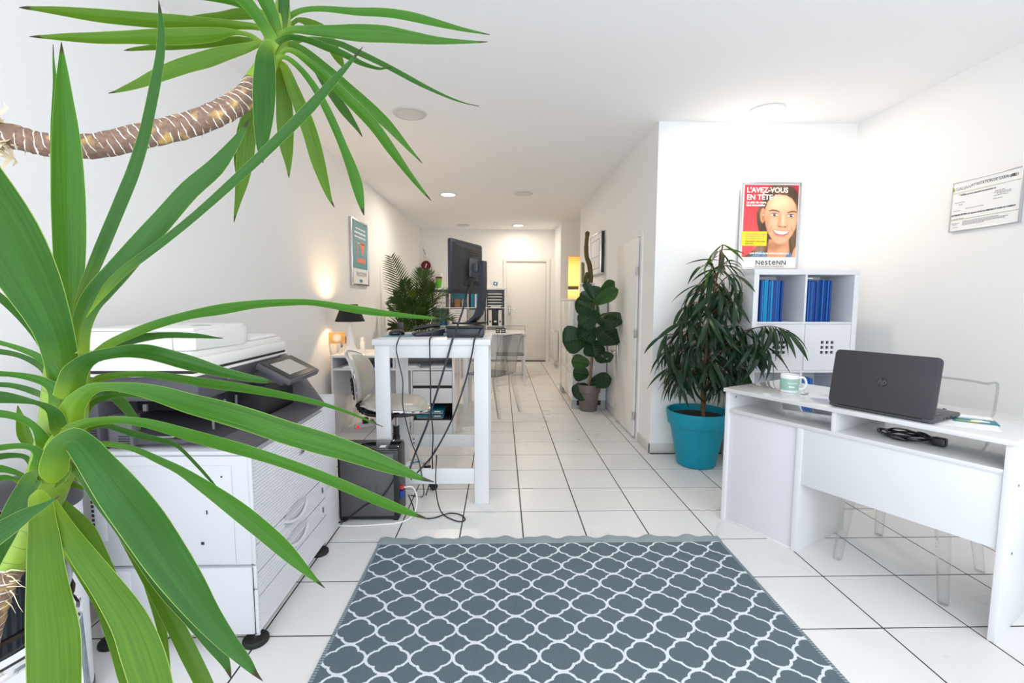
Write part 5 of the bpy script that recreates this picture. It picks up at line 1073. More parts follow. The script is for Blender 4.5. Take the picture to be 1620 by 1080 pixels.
obj('stem', B().tube(smooth_path([(.03, 0, .13), (.038, 0, .28), (.02, 0, .42), (-.015, 0, .52), (-.022, 0, .66), (-.012, 0, .78), (-.012, 0, .83)], 6), [.03]*16+[.027]*8+[.024]*6+[.028]*4+[.02, .012, .004], 12), 'cactus', ca)
obj('stem', B().tube(smooth_path([(-.058, 0, .13), (-.056, 0, .30), (-.06, 0, .42), (-.05, 0, .445)], 6), [.020]*14+[.024, .022, .018, .012, .004], 12), 'cactus2', ca)
obj('stem', B().tube(smooth_path([(-.03, .0, .13), (-.018, 0, .24), (-.006, 0, .31), (.0, 0, .33)], 6), [.022]*14+[.02, .016, .012, .008, .004], 12), 'cactus', ca)
pf = thing('wall_picture', 'deep silver frame with line drawing hung above the cactus', 'picture frame', (XC, 6.10, 1.88))
b = B().box(-.055, -.0, -.36, -.34, -.26, .26, .002).box(-.055, 0, .34, .36, -.26, .26, .002).box(-.055, 0, -.3398, .3398, .24, .26, .002).box(-.055, 0, -.3398, .3398, -.26, -.24, .002)
obj('frame_rail', b, 'steel', pf); obj('side_inlay', B().box(-.044, -.008, -.3612, -.36, -.25, .25), 'blackg', pf)
ps_ = obj('print_sheet', B().box(-.046, -.006, -.34, .34, -.24, .24), 'paper', pf)
b = B()
for y0_, y1_, z0_, z1_ in ((-.26, .26, .17, .178), (-.26, .26, -.19, -.182), (-.26, -.252, -.19, .178), (.252, .26, -.19, .178), (-.26, .26, -.04, -.033), (.02, .028, -.19, -.04)): b.box(-.0475, -.046, y0_, y1_, z0_, z1_)
obj('drawn_line', b, 'greyink', ps_)

# ================================================================ FIDDLE LEAF FIG
M['fig'] = leaf_material('fiddle_leaf', srgb(14, 36, 24), srgb(34, 62, 40), srgb(60, 90, 60), False, .30, .05)
M['fig2'] = leaf_material('fiddle_leaf_fresh', srgb(28, 66, 30), srgb(64, 100, 54), srgb(90, 120, 70), False, .34, .08)
M['vein'] = pm('pale_leaf_vein', srgb(74, 96, 66), .5)
M['twig'] = pm('tan_fig_stem', srgb(150, 118, 92), .7, grain=.2, gscale=60)
FX, FY = 1.0215, 5.39
fg = thing('fiddle_leaf_fig', 'fiddle leaf fig with broad dark leaves in a taupe pot', 'plant', (FX, FY, 0))
pt = obj('pot', B().lathe([(0, 0), (.096, 0), (.100, .006), (.122, .215), (.137, .22), (.142, .31), (.139, .316), (.130, .315), (.127, .29), (0, .285)], 40, cap=False), 'taupe', fg)
obj('soil', B().lathe([(.128, .293), (.06, .298), (0, .296)], 28, cap=False), 'soil', fg)
S_ = .00735   # metres per photo pixel at this depth
def fq(a, b_): # photo crop coordinates to plant-local x, z
    return ((860+a/3.375)-(932.0))*S_, ((652-(400+b_/3.375)))*S_*.985+.0
def at_depth(a, b_, y):
    x, z = fq(a, b_); k_ = (FY+y)/FY
    return ((FX+x)*k_-FX, y, 1.30+(z-1.30)*k_)
tr = [at_depth(245, 735, -.02), at_depth(250, 640, -.04), at_depth(258, 545, -.14), at_depth(268, 420, -.27), at_depth(272, 330, -.36), at_depth(272, 262, -.40)]
obj('trunk', B().tube(smooth_path(tr, 6), [.0125]*10+[.011]*21, 10), 'twig', fg)
obj('stake', B().tube([(tr[0][0]+.02, .0, tr[0][2]-.05), (tr[3][0]+.015, -.24, tr[3][2])], .005, 6), 'bark', fg)
def broad_leaf(base, tip, w, face, curl=.12, mat='fig'):
    """obovate leaf with raised pale veins; face = facing direction"""
    p, q = Vector(base), Vector(tip); t = (q-p).normalized(); ln = (q-p).length; f = Vector(face); f = (f-t*f.dot(t)).normalized(); s = t.cross(f)
    prof = [(0, .02), (.05, .30), (.14, .55), (.27, .70), (.42, .84), (.56, .97), (.70, 1.0), (.83, .90), (.93, .62), (.98, .32), (1, .04)]
    us = (-1, -.66, -.33, -.06, 0, .06, .33, .66, 1); b = B(); R = []
    for k_, (v, pw) in enumerate(prof):
        c = p+t*(ln*v)+f*(-curl*ln*(v-.4)**2+.02*ln)
        R.append([b.bm.verts.new(c+s*(u*pw*w/2)+f*(curl*w*(abs(u)**1.5)*.5-(.004 if u == 0 else 0)+.012*w*math.sin(v*26+u*3)*abs(u))) for u in us])
    for i in range(len(prof)-1):
        for j in range(8):
            fc_ = b.bm.faces.new((R[i][j], R[i][j+1], R[i+1][j+1], R[i+1][j]))
            for l, (a, c) in zip(fc_.loops, ((j, i), (j+1, i), (j+1, i+1), (j, i+1))): l[b.uv].uv = ((us[a]+1)/2, .12+.88*prof[c][0])
    V = [(p+t*(ln*v)+f*(-curl*ln*(v-.4)**2+.02*ln+.002)) for v in (0, .2, .4, .6, .8, .97)]
    b.tube(V, [.004, .003, .0025, .002, .0015, .001], 5, mi=1)
    for v in (.28, .42, .56, .7, .83):
        pw = np.interp(v+.08, [a for a, _ in prof], [c for _, c in prof])
        for sg in (-1, 1):
            a0 = p+t*(ln*v)+f*(-curl*ln*(v-.4)**2+.02*ln+.0015); u = .8; a1 = p+t*(ln*(v+.10))+f*(-curl*ln*(v+.1-.4)**2+.02*ln+curl*w*(u**1.5)*.5+.0025)+s*(sg*u*pw*w/2)
            am = (a0+a1)/2 - f*(curl*w*.06); b.tube([a0, am, a1], [.0018, .0013, .0008], 4, mi=1)
    return b.mesh('leaf', [mat, 'vein'], angle=60)
FL = [((300, 205), (365, 155), 48, (.2, -.8, .5), -.02, 1), ((270, 248), (217, 158), 34, (-.5, -.5, .6), .03, 0), ((262, 266), (380, 200), 62, (0, -.8, .6), -.08, 1), ((265, 245), (262, 178), 66, (0, -.9, .4), .03, 0),
      ((265, 252), (196, 216), 40, (-.2, -.6, .8), .0, 0), ((292, 312), (176, 262), 88, (-.1, -1, .25), -.04, 0), ((292, 308), (198, 378), 82, (-.15, -1, .2), -.08, 0), ((283, 345), (402, 372), 92, (.15, -1, .3), -.07, 0),
      ((290, 395), (385, 480), 108, (.15, -1, .1), -.04, 0), ((275, 392), (212, 455), 80, (0, -1, .1), -.06, 0), ((232, 448), (111, 470), 118, (-.1, -1, .15), -.05, 0), ((252, 462), (276, 548), 92, (0, -1, .15), -.09, 0),
      ((278, 535), (350, 578), 74, (.1, -1, .2), -.06, 0), ((247, 592), (157, 578), 62, (-.1, -1, .2), -.03, 1), ((243, 650), (165, 642), 70, (-.1, -1, .2), -.03, 0), ((253, 700), (356, 678), 68, (.1, -1, .3), -.03, 0), ((243, 712), (172, 770), 76, (-.1, -1, .2), -.07, 0),
      ((268, 400), (190, 370), 60, (-.3, -.6, .5), .05, 0)]
for a, c, w, f, dy, m_ in FL:
    zb = fq(*a)[1]; yb_ = -.02-.42*min(1, max(0, (zb-.3)/1.0)); yt_ = yb_+dy-(.26 if c[0] > 320 else 0); f = (f[0]*.5, -1, .25)
    me = broad_leaf(at_depth(*a, yb_), at_depth(a[0]+(c[0]-a[0])*1.1, a[1]+(c[1]-a[1])*1.1, yt_), 1.32*w/3.375*S_*(FY+yt_)/FY, f, mat='fig2' if m_ else 'fig')
    for v in me.vertices: v.co.x = min(v.co.x, XC-.012-FX)
    obj('leaf', me, parent=fg)

# ================================================================ PALM
M['palm'] = leaf_material('palm_leaflet', srgb(10, 30, 12), srgb(36, 62, 28), srgb(40, 60, 30), False, .45, .12)
pa = thing('areca_palm', 'feathery dark green palm standing near the far left wall', 'plant', (-1.17, 6.55, 0))
obj('pot', B().lathe([(0, 0), (.13, 0), (.135, .01), (.17, .30), (.178, .305), (.176, .33), (.165, .33), (.16, .29), (0, .285)], 32, cap=False), 'black', pa)
obj('soil', B().lathe([(.16, .295), (0, .30)], 24, cap=False), 'soil', pa)
rr = random.Random(8)
def frond(pts, lw, ll, n, up_):
    P = smooth_path(pts, 7); b = B(); b.tube(P, [.007*(1-.85*i/len(P)) for i in range(len(P))], 5)
    m = len(P); st0 = int(m*.34)
    for i in range(n):
        f_ = st0+(m-2-st0)*i/(n-1); j = int(f_); c = P[j].lerp(P[j+1], f_-j); t = (P[min(j+1, m-1)]-P[j]).normalized(); s = (i/(n-1))
        L_ = ll*(1-.55*abs(s-.35)**1.2*1.6)*(1 if s < .9 else .8)
        sd = t.cross(Vector(up_)).normalized(); nr = sd.cross(t)
        for sg in (-1, 1):
            d = (sd*sg*.75+t*.75+nr*rr.uniform(.1, .35)).normalized()
            q = []
            for k_ in range(5):
                v = k_/4; cc = c+d*(L_*v)+Vector((0, 0, -.10*L_*v*v*(1+rr.random()*.6)))
                wd = lw*(.35+.65*math.sin(PI*min(1, v*.9+.12)))*(1-.75*v**3)
                ws = nr.cross(d).normalized()*wd*.5; q.append((b.bm.verts.new(cc-ws), b.bm.verts.new(cc+ws)))
            for a_, c_ in zip(q, q[1:]):
                fc_ = b.bm.faces.new((a_[0], a_[1], c_[1], c_[0]))
                for l, uv in zip(fc_.loops, ((.2, .3), (.8, .3), (.8, .6), (.2, .6))): l[b.uv].uv = uv
    for v in b.bm.verts: v.co.x = max(v.co.x, -.47+.002*math.sin(v.co.z*90))
    return b.mesh('frond', 'palm', angle=70)
FR = [((-.05, -.02, .3), (-.12, 0, .9), (-.24, -.03, 1.35), (-.36, -.05, 1.72)), ((0, -.03, .3), (.03, -.08, .9), (.10, -.12, 1.25), (.26, -.16, 1.52)), ((.02, 0, .3), (.08, .02, .85), (.22, .02, 1.15), (.46, 0, 1.27)),
      ((.0, .02, .3), (-.06, .06, .8), (-.20, .10, 1.1), (-.38, .12, 1.22)), ((.03, -.02, .3), (.09, -.12, .75), (.24, -.22, .98), (.44, -.30, 1.02)), ((-.03, -.02, .3), (-.10, -.14, .75), (-.22, -.24, 1.0), (-.34, -.32, 1.08)),
      ((0, .0, .3), (0, .05, .9), (.02, .12, 1.35), (.06, .18, 1.55)), ((.0, -.04, .3), (.0, -.14, .8), (-.02, -.22, 1.12), (-.05, -.34, 1.28)), ((.03, .03, .3), (.14, .10, .7), (.32, .16, .92), (.50, .2, .92)), ((-.03, .03, .3), (-.14, .1, .7), (-.28, .15, .85), (-.40, .18, .82)),
      ((.02, -.03, .3), (.06, -.10, .7), (.12, -.2, .95), (.16, -.32, 1.08)), ((-.02, -.03, .3), (-.06, -.06, .85), (-.12, -.1, 1.2), (-.16, -.16, 1.42)), ((.02, 0, .3), (.05, -.03, .85), (.13, -.05, 1.2), (.19, -.08, 1.40))]
for i, f_ in enumerate(FR):
    f_ = [(x*.98, y, .3+(z-.3)*1.14) for x, y, z in f_]
    obj('frond', frond(f_, .019, .30 if i < 4 else .27, 24, (0, -.5, 1) if i % 3 else (0, -1, .25)), parent=pa)

# ================================================================ LONG LEAF FIG (teal pot)
M['alii'] = leaf_material('long_fig_leaf', srgb(18, 38, 26), srgb(46, 70, 48), srgb(56, 80, 56), False, .32, .06)
M['alii2'] = leaf_material('long_fig_leaf_young', srgb(40, 72, 24), srgb(88, 116, 50), srgb(100, 130, 70), False, .36, .10)
ax_, ay_ = 1.545, 3.58
al = thing('long_leaf_fig', 'dark narrow leaved fig tree in a big turquoise pot', 'plant', (ax_, ay_, 0))
pt = obj('pot', B().lathe([(0, 0), (.135, 0), (.145, .008), (.205, .325), (.222, .33), (.237, .43), (.235, .437), (.222, .437), (.212, .33), (.205, .37), (0, .37)], 56, cap=False), 'teal', al)
obj('soil', B().lathe([(.215, .385), (.1, .392), (0, .39)], 36, cap=False), 'soil', al)
tk = smooth_path([(.04, -.02, .38), (.03, 0, .62), (.045, 0, .85), (.06, .0, 1.05), (.075, 0, 1.25), (.11, 0, 1.48), (.145, 0, 1.72)], 6)
obj('trunk', B().tube(tk, [.016*(1-.65*i/len(tk)) for i in range(len(tk))], 8), 'bark', al)
obj('trunk', B().tube(smooth_path([(.065, .03, .38), (.07, .03, .6), (.06, .03, .8), (.075, .02, 1.0)], 6), .008, 7), 'bark', al)
rr = random.Random(21)
def long_leaf(L_, w, droop):
    b = B(); n = 9; us = (-1, 0, 1); R = []
    for i in range(n):
        v = i/(n-1); wd = w*math.sin(PI*min(1, (v*.93+.05)))**.75*(1-.55*v**4)+.0012
        if v < .08: wd = .003
        th = droop*v
        y = L_*(math.sin(th)/max(droop, .01) if droop > .01 else v); z = -L_*((1-math.cos(th))/max(droop, .01))
        R.append([b.bm.verts.new((u*wd/2, y, z+abs(u)*wd*.18)) for u in us])
    for i in range(n-1):
        for j in range(2):
            f_ = b.bm.faces.new((R[i][j], R[i][j+1], R[i+1][j+1], R[i+1][j]))
            for l, (a, c) in zip(f_.loops, ((j, i), (j+1, i), (j+1, i+1), (j, i+1))): l[b.uv].uv = ((us[a]+1)/2, .15+.8*c/(n-1))
    return b
LM = [long_leaf(l_, w, dr).mesh('leaf', 'alii', angle=80) for l_, w, dr in ((.27, .034, .9), (.24, .030, 1.2), (.29, .036, .7), (.22, .030, 1.4), (.25, .034, .5))]
LY = [long_leaf(.20, .02, .7).mesh('leaf', 'alii2', angle=80)]
br = B(); tips = []
def branch(z, ang, ln, rise, first=.25):
    i = min(len(tk)-1, int((z-.38)/(1.72-.38)*(len(tk)-1))); c = tk[i]; d = Vector((math.cos(ang), math.sin(ang)*.62, 0))
    P = smooth_path([c, c+d*ln*.4+Vector((0, 0, rise*.7)), c+d*ln*.75+Vector((0, 0, rise)), c+d*ln+Vector((0, 0, rise*.85))], 5)
    br.tube(P, [.0055*(1-.6*k_/len(P)) for k_ in range(len(P))], 5)
    n = max(3, int(ln/.022))
    for k_ in range(n):
        f_ = (len(P)-2)*(first+(1-first)*k_/(n-1)); j = int(f_); tips.append((P[j].lerp(P[j+1], f_-j), ang))
for k_ in range(38):
    z = .60+.98*k_/37; s = (z-.60)/.98; ang = k_*2.4+.4
    ln = (.30 if s < .5 else .30-.36*(s-.5))*rr.uniform(.75, 1.1)
    if math.sin(ang) > 0: ln *= .75
    branch(z, ang, max(.09, ln), rr.uniform(.05, .13))
branch(.93, -.78, .66, .19, .35); branch(.85, -.9, .56, .12, .4); branch(.80, PI+.15, .34, .10); branch(.95, PI-.1, .36, .08); branch(.72, PI+.3, .30, .06); branch(.70, -.5, .36, .08)
for k_ in range(14): tips.append((tk[-1-int(k_*.8)], k_*2.4))
obj('branch', br, 'bark', al)
rr.shuffle(tips); tips = tips[:560]; mass = B()
for nm, (c, ang) in enumerate(tips):
    yng = c.z > 1.5 and rr.random() < .5
    a = ang+rr.uniform(-1.1, 1.1); el = rr.uniform(-1.35, -.35) if c.z < 1.5 else rr.uniform(-.9, .4)
    if c.y > .02 and math.sin(a) > .3: a = -a
    me = rr.choice(LY if yng else LM); s = rr.uniform(.78, 1.08)
    for tr_ in range(30):
        R_ = Euler((el, rr.uniform(-.7, .7), a-PI/2), 'XYZ').to_matrix(); ok = True
        for v in me.vertices:
            q = c+(R_ @ v.co)*s; wx, wy = q.x+ax_, q.y+ay_
            if wy > 3.835 or (wx > 1.86 and wy > 3.415) or wx > 2.3 or q.z < .44 and math.hypot(q.x, q.y) < .3: ok = False; break
        if ok: break
        a = rr.uniform(-PI, 0)+rr.uniform(-.4, .4); el = rr.uniform(-1.1, -.1)+.03*tr_
    if not ok: continue
    if nm >= 285:
        for p in me.polygons:
            uvs = [me.uv_layers[0].data[l].uv[:] for l in p.loop_indices]
            mass.face([c+(R_ @ me.vertices[v].co)*s for v in p.vertices], uv=uvs)
        continue
    o = bpy.data.objects.new('leaf', me); COL.objects.link(o); o.parent = al
    o.location = c; o.rotation_euler = R_.to_euler(); o.scale = (s, s, s)
obj('leaf_mass', mass, 'alii', al, smooth=False)['kind'] = 'stuff'
# ================================================================ ALCOVE SHELF
kx, ky = 1.864, 3.43
ks, kc = cube_shelf('cube_shelf', 'white cube shelf with blue folders below the smiling woman poster', kx, ky, 2, 4)
rr = random.Random(5)
def folders(x, y, z, n, x1, mats, where, lean=0):
    w = (x1-x)/n
    for i in range(n):
        f = thing('file_folder', where, 'folder', (x+i*w, y+rr.uniform(.02, .04), z), 0, None)
        h = .315-rr.uniform(0, .012); m_ = mats[i % len(mats)]
        b = B().box(0, w*.86, 0, .24, 0, h, .002)
        obj('cover', b, m_, f, rot=(0, lean, 0) if lean else None)
        obj('page_edge', B().box(w*.25, w*.6, .004, .2, h-.004, h+.002), 'paper' if rr.random() < .3 else 'navy', f, rot=(0, lean, 0) if lean else None)
        yield f
x, y, z = kc(0, 3)
for i, f in enumerate(folders(x+.006, y+.02, z, 13, x+.215, ['blue', 'blue', 'blue', 'cyan', 'cyan', 'cyan', 'blue2', 'cyan', 'blue', 'blue', 'blue2', 'blue2', 'blue'], '')):
    cy_ = i in (3, 4, 5, 7); f['label'] = ORD[(3, 4, 5, 7).index(i) if cy_ else [q for q in range(13) if q not in (3, 4, 5, 7)].index(i)]+(' cyan' if cy_ else ' dark blue')+' folder from the left in the top left cube under poster'; f['group'] = ('cyan' if cy_ else 'blue')+' folders in the top left cube'
x, y, z = kc(1, 3)
for i, f in enumerate(folders(x+.004, y+.02, z, 14, x+.215, ['blue', 'blue', 'blue2', 'blue', 'blue2'], '')):
    f['label'] = ORD[i]+' blue folder from the left in the top right cube under poster'; f['group'] = 'blue folders in the top right cube'
tag(obj('paper_slip', B().box(0, .05, 0, .12, 0, .004).box(.004, .046, .002, .11, .004, .007), 'paper', loc=(x+.01, y+.03, z+.322)), 'white slips lying across the folders in the top right cube', 'paper')
M['inner'] = pm('white_insert_inner', (.7, .7, .72), .5)
for c in (0, 1):
    x, y, z = kc(c, 2)
    di = thing('insert_door', ('white insert door with nine square holes, partly behind fig leaves', 'white insert door with nine square holes beside the laptop')[c], 'cabinet door', (x+.002, y+.003, z+.002), 0, 'perforated insert doors')
    b = B(); W_ = .346; q = .022; s0 = .125; gs = .0375
    xs = [0, s0, s0+q, s0+gs+.0, s0+gs+q, s0+2*gs, s0+2*gs+q, W_]
    for i in range(7):
        for j in range(7):
            if i % 2 == 1 and j % 2 == 1: continue
            b.box(xs[i], xs[i+1], 0, .016, xs[j], xs[j+1])
    bmesh.ops.remove_doubles(b.bm, verts=b.bm.verts, dist=1e-5)
    obj('door_panel', b, 'shelfw', di, smooth=False)
    obj('cabinet_inner', B().box(.01, W_-.01, .30, .31, .01, W_-.01), 'inner' if c == 0 else 'bark', di)
x, y, z = kc(1, 1)
for i in range(4):
    f = thing('file_folder', ORD[i]+' leaning blue folder from the left in the cube behind the mug', 'folder', (x+.02+i*.03, y+.03, z), 0, 'leaning blue folders')
    obj('cover', B().box(0, .026, 0, .25, 0, .30, .003), 'blue2', f, rot=(0, -.12, 0)); obj('page_edge', B().box(.006, .02, .004, .2, .297, .303), 'cyan', f, rot=(0, -.12, 0))
ktop = .038*2+4*.35+3*.016

# ================================================================ WOMAN POSTER (flat print in a silver frame)
def poster_face():
    nx, ny = 110, 142; W_, H_ = 596., 770.
    X, Y = np.meshgrid(np.linspace(0, W_, nx+1)+252, np.linspace(0, H_, ny+1)+140)
    col = np.zeros(X.shape+(3,)); 
    def C_(*c): return np.array(srgb(*c))
    g = np.clip((Y-200)/500, 0, 1)[..., None]; col[:] = C_(206, 44, 60)*(1-g)+C_(232, 82, 88)*g
    def poly(pts, soft=5):
        P = np.array(pts, float); ins = np.zeros(X.shape, bool); dm = np.full(X.shape, 1e9)
        for a, b in zip(P, np.roll(P, -1, 0)):
            c = (a[1] > Y) != (b[1] > Y); 
            with np.errstate(divide='ignore', invalid='ignore'): xi = (b[0]-a[0])*(Y-a[1])/(b[1]-a[1]+1e-12)+a[0]
            ins ^= c & (X < xi)
            ab = b-a; tt = np.clip(((X-a[0])*ab[0]+(Y-a[1])*ab[1])/(ab@ab+1e-9), 0, 1); dm = np.minimum(dm, np.hypot(X-a[0]-tt*ab[0], Y-a[1]-tt*ab[1]))
        sd = np.where(ins, -dm, dm); return np.clip(.5-sd/(2*soft), 0, 1)
    def ell(cx, cy, rx, ry, soft=.12, rot=0):
        c, s = math.cos(rot), math.sin(rot); u = ((X-cx)*c+(Y-cy)*s)/rx; v = (-(X-cx)*s+(Y-cy)*c)/ry
        return np.clip((1-np.hypot(u, v))/soft+.5, 0, 1)
    def lay(m, c, a=1.): col[:] = col*(1-(m*a)[..., None])+np.array(c)*(m*a)[..., None]
    hair = [(565, 143), (650, 128), (760, 150), (820, 200), (860, 290), (860, 920), (262, 915), (330, 872), (405, 815), (440, 730), (432, 630), (402, 540), (392, 452), (415, 380), (465, 295), (505, 205)]
    lay(poly(hair, 6), C_(92, 66, 48)); n = np.sin(X*.09+Y*.012+np.sin(Y*.02)*2)*.5+.5
    lay(poly(hair, 6)*n, C_(140, 108, 82), .35); lay(ell(520, 260, 60, 130, .8, .35), C_(60, 42, 32), .7); lay(ell(800, 240, 60, 120, .8, -.5), C_(52, 36, 28), .7)
    lay(ell(470, 590, 50, 130, .8), C_(52, 38, 30), .6); lay(ell(440, 800, 60, 120, .9), C_(172, 140, 112), .5); lay(ell(545, 740, 30, 90, .9), C_(48, 34, 28), .7)
    lay(poly([(545, 720), (530, 920), (785, 920), (760, 700)], 8), C_(214, 152, 112)); lay(ell(600, 790, 110, 45, .9), C_(160, 100, 70), .55); lay(ell(700, 860, 60, 60, .9), C_(232, 176, 138), .5)
    face = [(492, 380), (515, 315), (560, 262), (630, 240), (715, 250), (780, 285), (822, 345), (842, 430), (846, 520), (832, 600), (800, 670), (758, 725), (710, 758), (660, 770), (615, 750), (570, 705), (530, 645), (500, 560), (486, 470)]
    lay(ell(465, 462, 30, 78, .25), C_(216, 150, 112)); lay(ell(470, 475, 14, 50, .6), C_(176, 108, 78), .7)
    F = poly(face, 6); lay(F, C_(230, 172, 134))
    lay(F*ell(640, 320, 130, 80, 1.0), C_(248, 208, 172), .75); lay(F*ell(580, 540, 55, 55, 1.), C_(244, 190, 156), .7); lay(F*ell(795, 560, 45, 50, 1.), C_(240, 182, 146), .6)
    lay(F*(1-ell(680, 500, 190, 280, .5)), C_(186, 120, 84), .55); lay(F*ell(680, 735, 70, 28, 1.), C_(238, 184, 148), .6)
    lay(F*ell(500, 600, 40, 130, 1., .25), C_(190, 124, 88), .5)
    for pts in ([(526, 412), (560, 398), (600, 400), (648, 418), (650, 430), (600, 416), (560, 414), (530, 420)], [(732, 428), (775, 412), (815, 412), (838, 424), (838, 434), (810, 426), (775, 428), (736, 438)]): lay(poly(pts, 4), C_(62, 42, 32), .95)
    for cx, cy in ((592, 455), (775, 463)):
        lay(ell(cx, cy-2, 50, 24, .6), C_(190, 130, 98), .6); lay(ell(cx, cy, 42, 13, .25), C_(238, 232, 228)); lay(ell(cx+2, cy, 16, 15, .2), C_(44, 34, 32)); lay(ell(cx+6, cy-4, 4, 4, .4), C_(250, 250, 250))
        lay(poly([(cx-48, cy), (cx-28, cy-14), (cx, cy-18), (cx+28, cy-13), (cx+46, cy+2), (cx+26, cy-8), (cx, cy-11), (cx-28, cy-7)], 3), C_(38, 26, 24)); lay(ell(cx, cy+14, 38, 4, .8), C_(120, 78, 60), .6)
    lay(F*ell(690, 500, 18, 70, 1.), C_(250, 214, 180), .6); lay(F*ell(652, 510, 14, 66, 1., .12), C_(196, 134, 98), .5); lay(F*ell(690, 568, 36, 22, .9), C_(246, 200, 164), .5)
    lay(ell(690, 584, 46, 9, .8), C_(170, 100, 72), .7); lay(ell(658, 578, 10, 6, .5), C_(110, 60, 46)); lay(ell(718, 582, 9, 6, .5), C_(110, 60, 46)); lay(ell(640, 566, 10, 20, .8), C_(190, 124, 92), .6); lay(ell(738, 568, 9, 18, .8), C_(190, 124, 92), .5)
    lay(poly([(572, 612), (630, 618), (690, 626), (740, 624), (774, 628), (750, 662), (715, 686), (670, 692), (625, 678), (594, 648)], 4), C_(206, 104, 96)); lay(poly([(588, 618), (640, 626), (690, 632), (760, 631), (738, 652), (700, 664), (655, 662), (615, 646)], 3), C_(252, 250, 250)); lay(ell(670, 683, 40, 8, .8), C_(232, 150, 140), .7)
    for x_ in (620, 645, 668, 692, 716, 738): lay(poly([(x_-1, 626), (x_+1, 626), (x_+1, 656), (x_-1, 656)], 2), C_(214, 206, 206), .5)
    lay(ell(560, 600, 7, 46, .9, .35), C_(186, 116, 84), .6); lay(ell(795, 610, 7, 42, .9, -.35), C_(186, 116, 84), .6)
    den = [(330, 920), (400, 868), (470, 838), (500, 860), (545, 920)]; lay(poly(den, 4), C_(112, 142, 172)); lay(poly([(735, 920), (760, 850), (800, 870), (838, 920)], 4), C_(96, 128, 162)); lay(ell(470, 880, 10, 40, .8, .4), C_(60, 86, 116), .7)
    lay(ell(838, 870, 24, 70, .3, .2), C_(222, 164, 128)); lay(ell(468, 456, 6, 6, .3), C_(250, 250, 250))
    b = B(); me = bpy.data.meshes.new('portrait_print'); vs = []; fs = []
    for j in range(ny+1):
        for i in range(nx+1): vs.append(((X[j, i]-545)*PS, -.0115, (1045-Y[j, i])*PS))
    for j in range(ny):
        for i in range(nx): a = j*(nx+1)+i; fs.append((a, a+nx+1, a+nx+2, a+1))
    me.from_pydata(vs, [], fs); at = me.color_attributes.new('print', 'FLOAT_COLOR', 'POINT')
    at.data.foreach_set('color', np.concatenate([col, np.ones(X.shape+(1,))], -1).astype(np.float32).ravel())
    k = NT('printed_portrait'); vc = k.n('ShaderNodeVertexColor'); vc.layer_name = 'print'; k.base(vc.outputs[0]); k.b.inputs['Roughness'].default_value = .5
    me.materials.append(k.m); return me
PS = .000745     # metres per poster-crop pixel
po = thing('woman_poster', 'framed red poster of a smiling woman on the alcove wall above the shelf', 'poster', (2.18, 3.83, 1.548))
pw, phh = 660*PS, 937*PS
b = B()
for x0_, x1_, z0_, z1_ in ((-pw/2, -pw/2+.014, 0, phh), (pw/2-.014, pw/2, 0, phh), (-pw/2+.0142, pw/2-.0142, 0, .014), (-pw/2+.0142, pw/2-.0142, phh-.014, phh)): b.box(x0_, x1_, -.02, .002, z0_, z1_, .003)
obj('frame_rail', b, 'steel', po)
obj('white_sheet', B().box(-pw/2+.012, pw/2-.012, -.010, -.004, .012, phh-.012), 'paper', po)
obj('portrait', poster_face(), parent=po)
def pp(x, y, lift=.013): return Matrix.Translation(((x-545)*PS, -lift, (1045-y)*PS)) @ fm
for s_, x_, y_, h_, bo_, mt_, al_ in (("L'AVEZ-VOUS", 275, 218, 62, .0011, 'white_ink', 'LEFT'), ('EN TÊTE ?', 277, 294, 62, .0011, 'white_ink', 'LEFT'), ('Le prix de votre', 277, 334, 27, .0006, 'white_ink', 'LEFT'), ('bien immobilier', 277, 364, 27, .0006, 'white_ink', 'LEFT'), ('UNE ESTIMATION RAPIDE & EFFICACE', 555, 880, 21, .0005, 'white_ink', 'CENTER'), ('GROUPE D’AGENCES IMMOBILIÈRES', 558, 1018, 17, 0, 'greyink', 'CENTER')):
    o = text('lettering', s_, h_*PS*1.22, mt_, po, pp(x_, y_), al_, bo_, sx=1.0)
def logo(parent, mw, size, mat, bold=0):
    x = 0
    for ch in 'NesteNN':
        k_ = .755 if ch == 'N' else 1.0
        o = text('lettering', ch, size*k_, mat, parent, mw @ Matrix.Translation((x, 0, 0)), 'LEFT', bold*(1.2 if ch == 'N' else 1))
        x += max(v.co.x for v in o.data.vertices)+size*.075
logo(po, pp(405, 993), 92*PS, 'ink', .0005)
yb = obj('yellow_panel', B().box((243-545)*PS, (520-545)*PS, -.0125, -.0118, (1045-788)*PS, (1045-634)*PS), 'yellow', po)
for s_, y_, mt_ in (('Une estimation en ligne', 668, 'greyink'), ('sur nestenn.com, c’est', 692, 'greyink'), ('moins de 5 minutes !', 716, 'greyink'), ('Maintenant, vous savez', 747, 'ink'), ('quoi faire…', 770, 'ink')): text('lettering', s_, 24*PS, mt_, yb, pp(282, y_, .0132))

# ================================================================ WALL POSTER LEFT, CERTIFICATE RIGHT
wp = thing('wall_poster', 'narrow teal poster in aluminium frame on the left wall above lamp', 'poster', (XL, 5.52, 1.825))
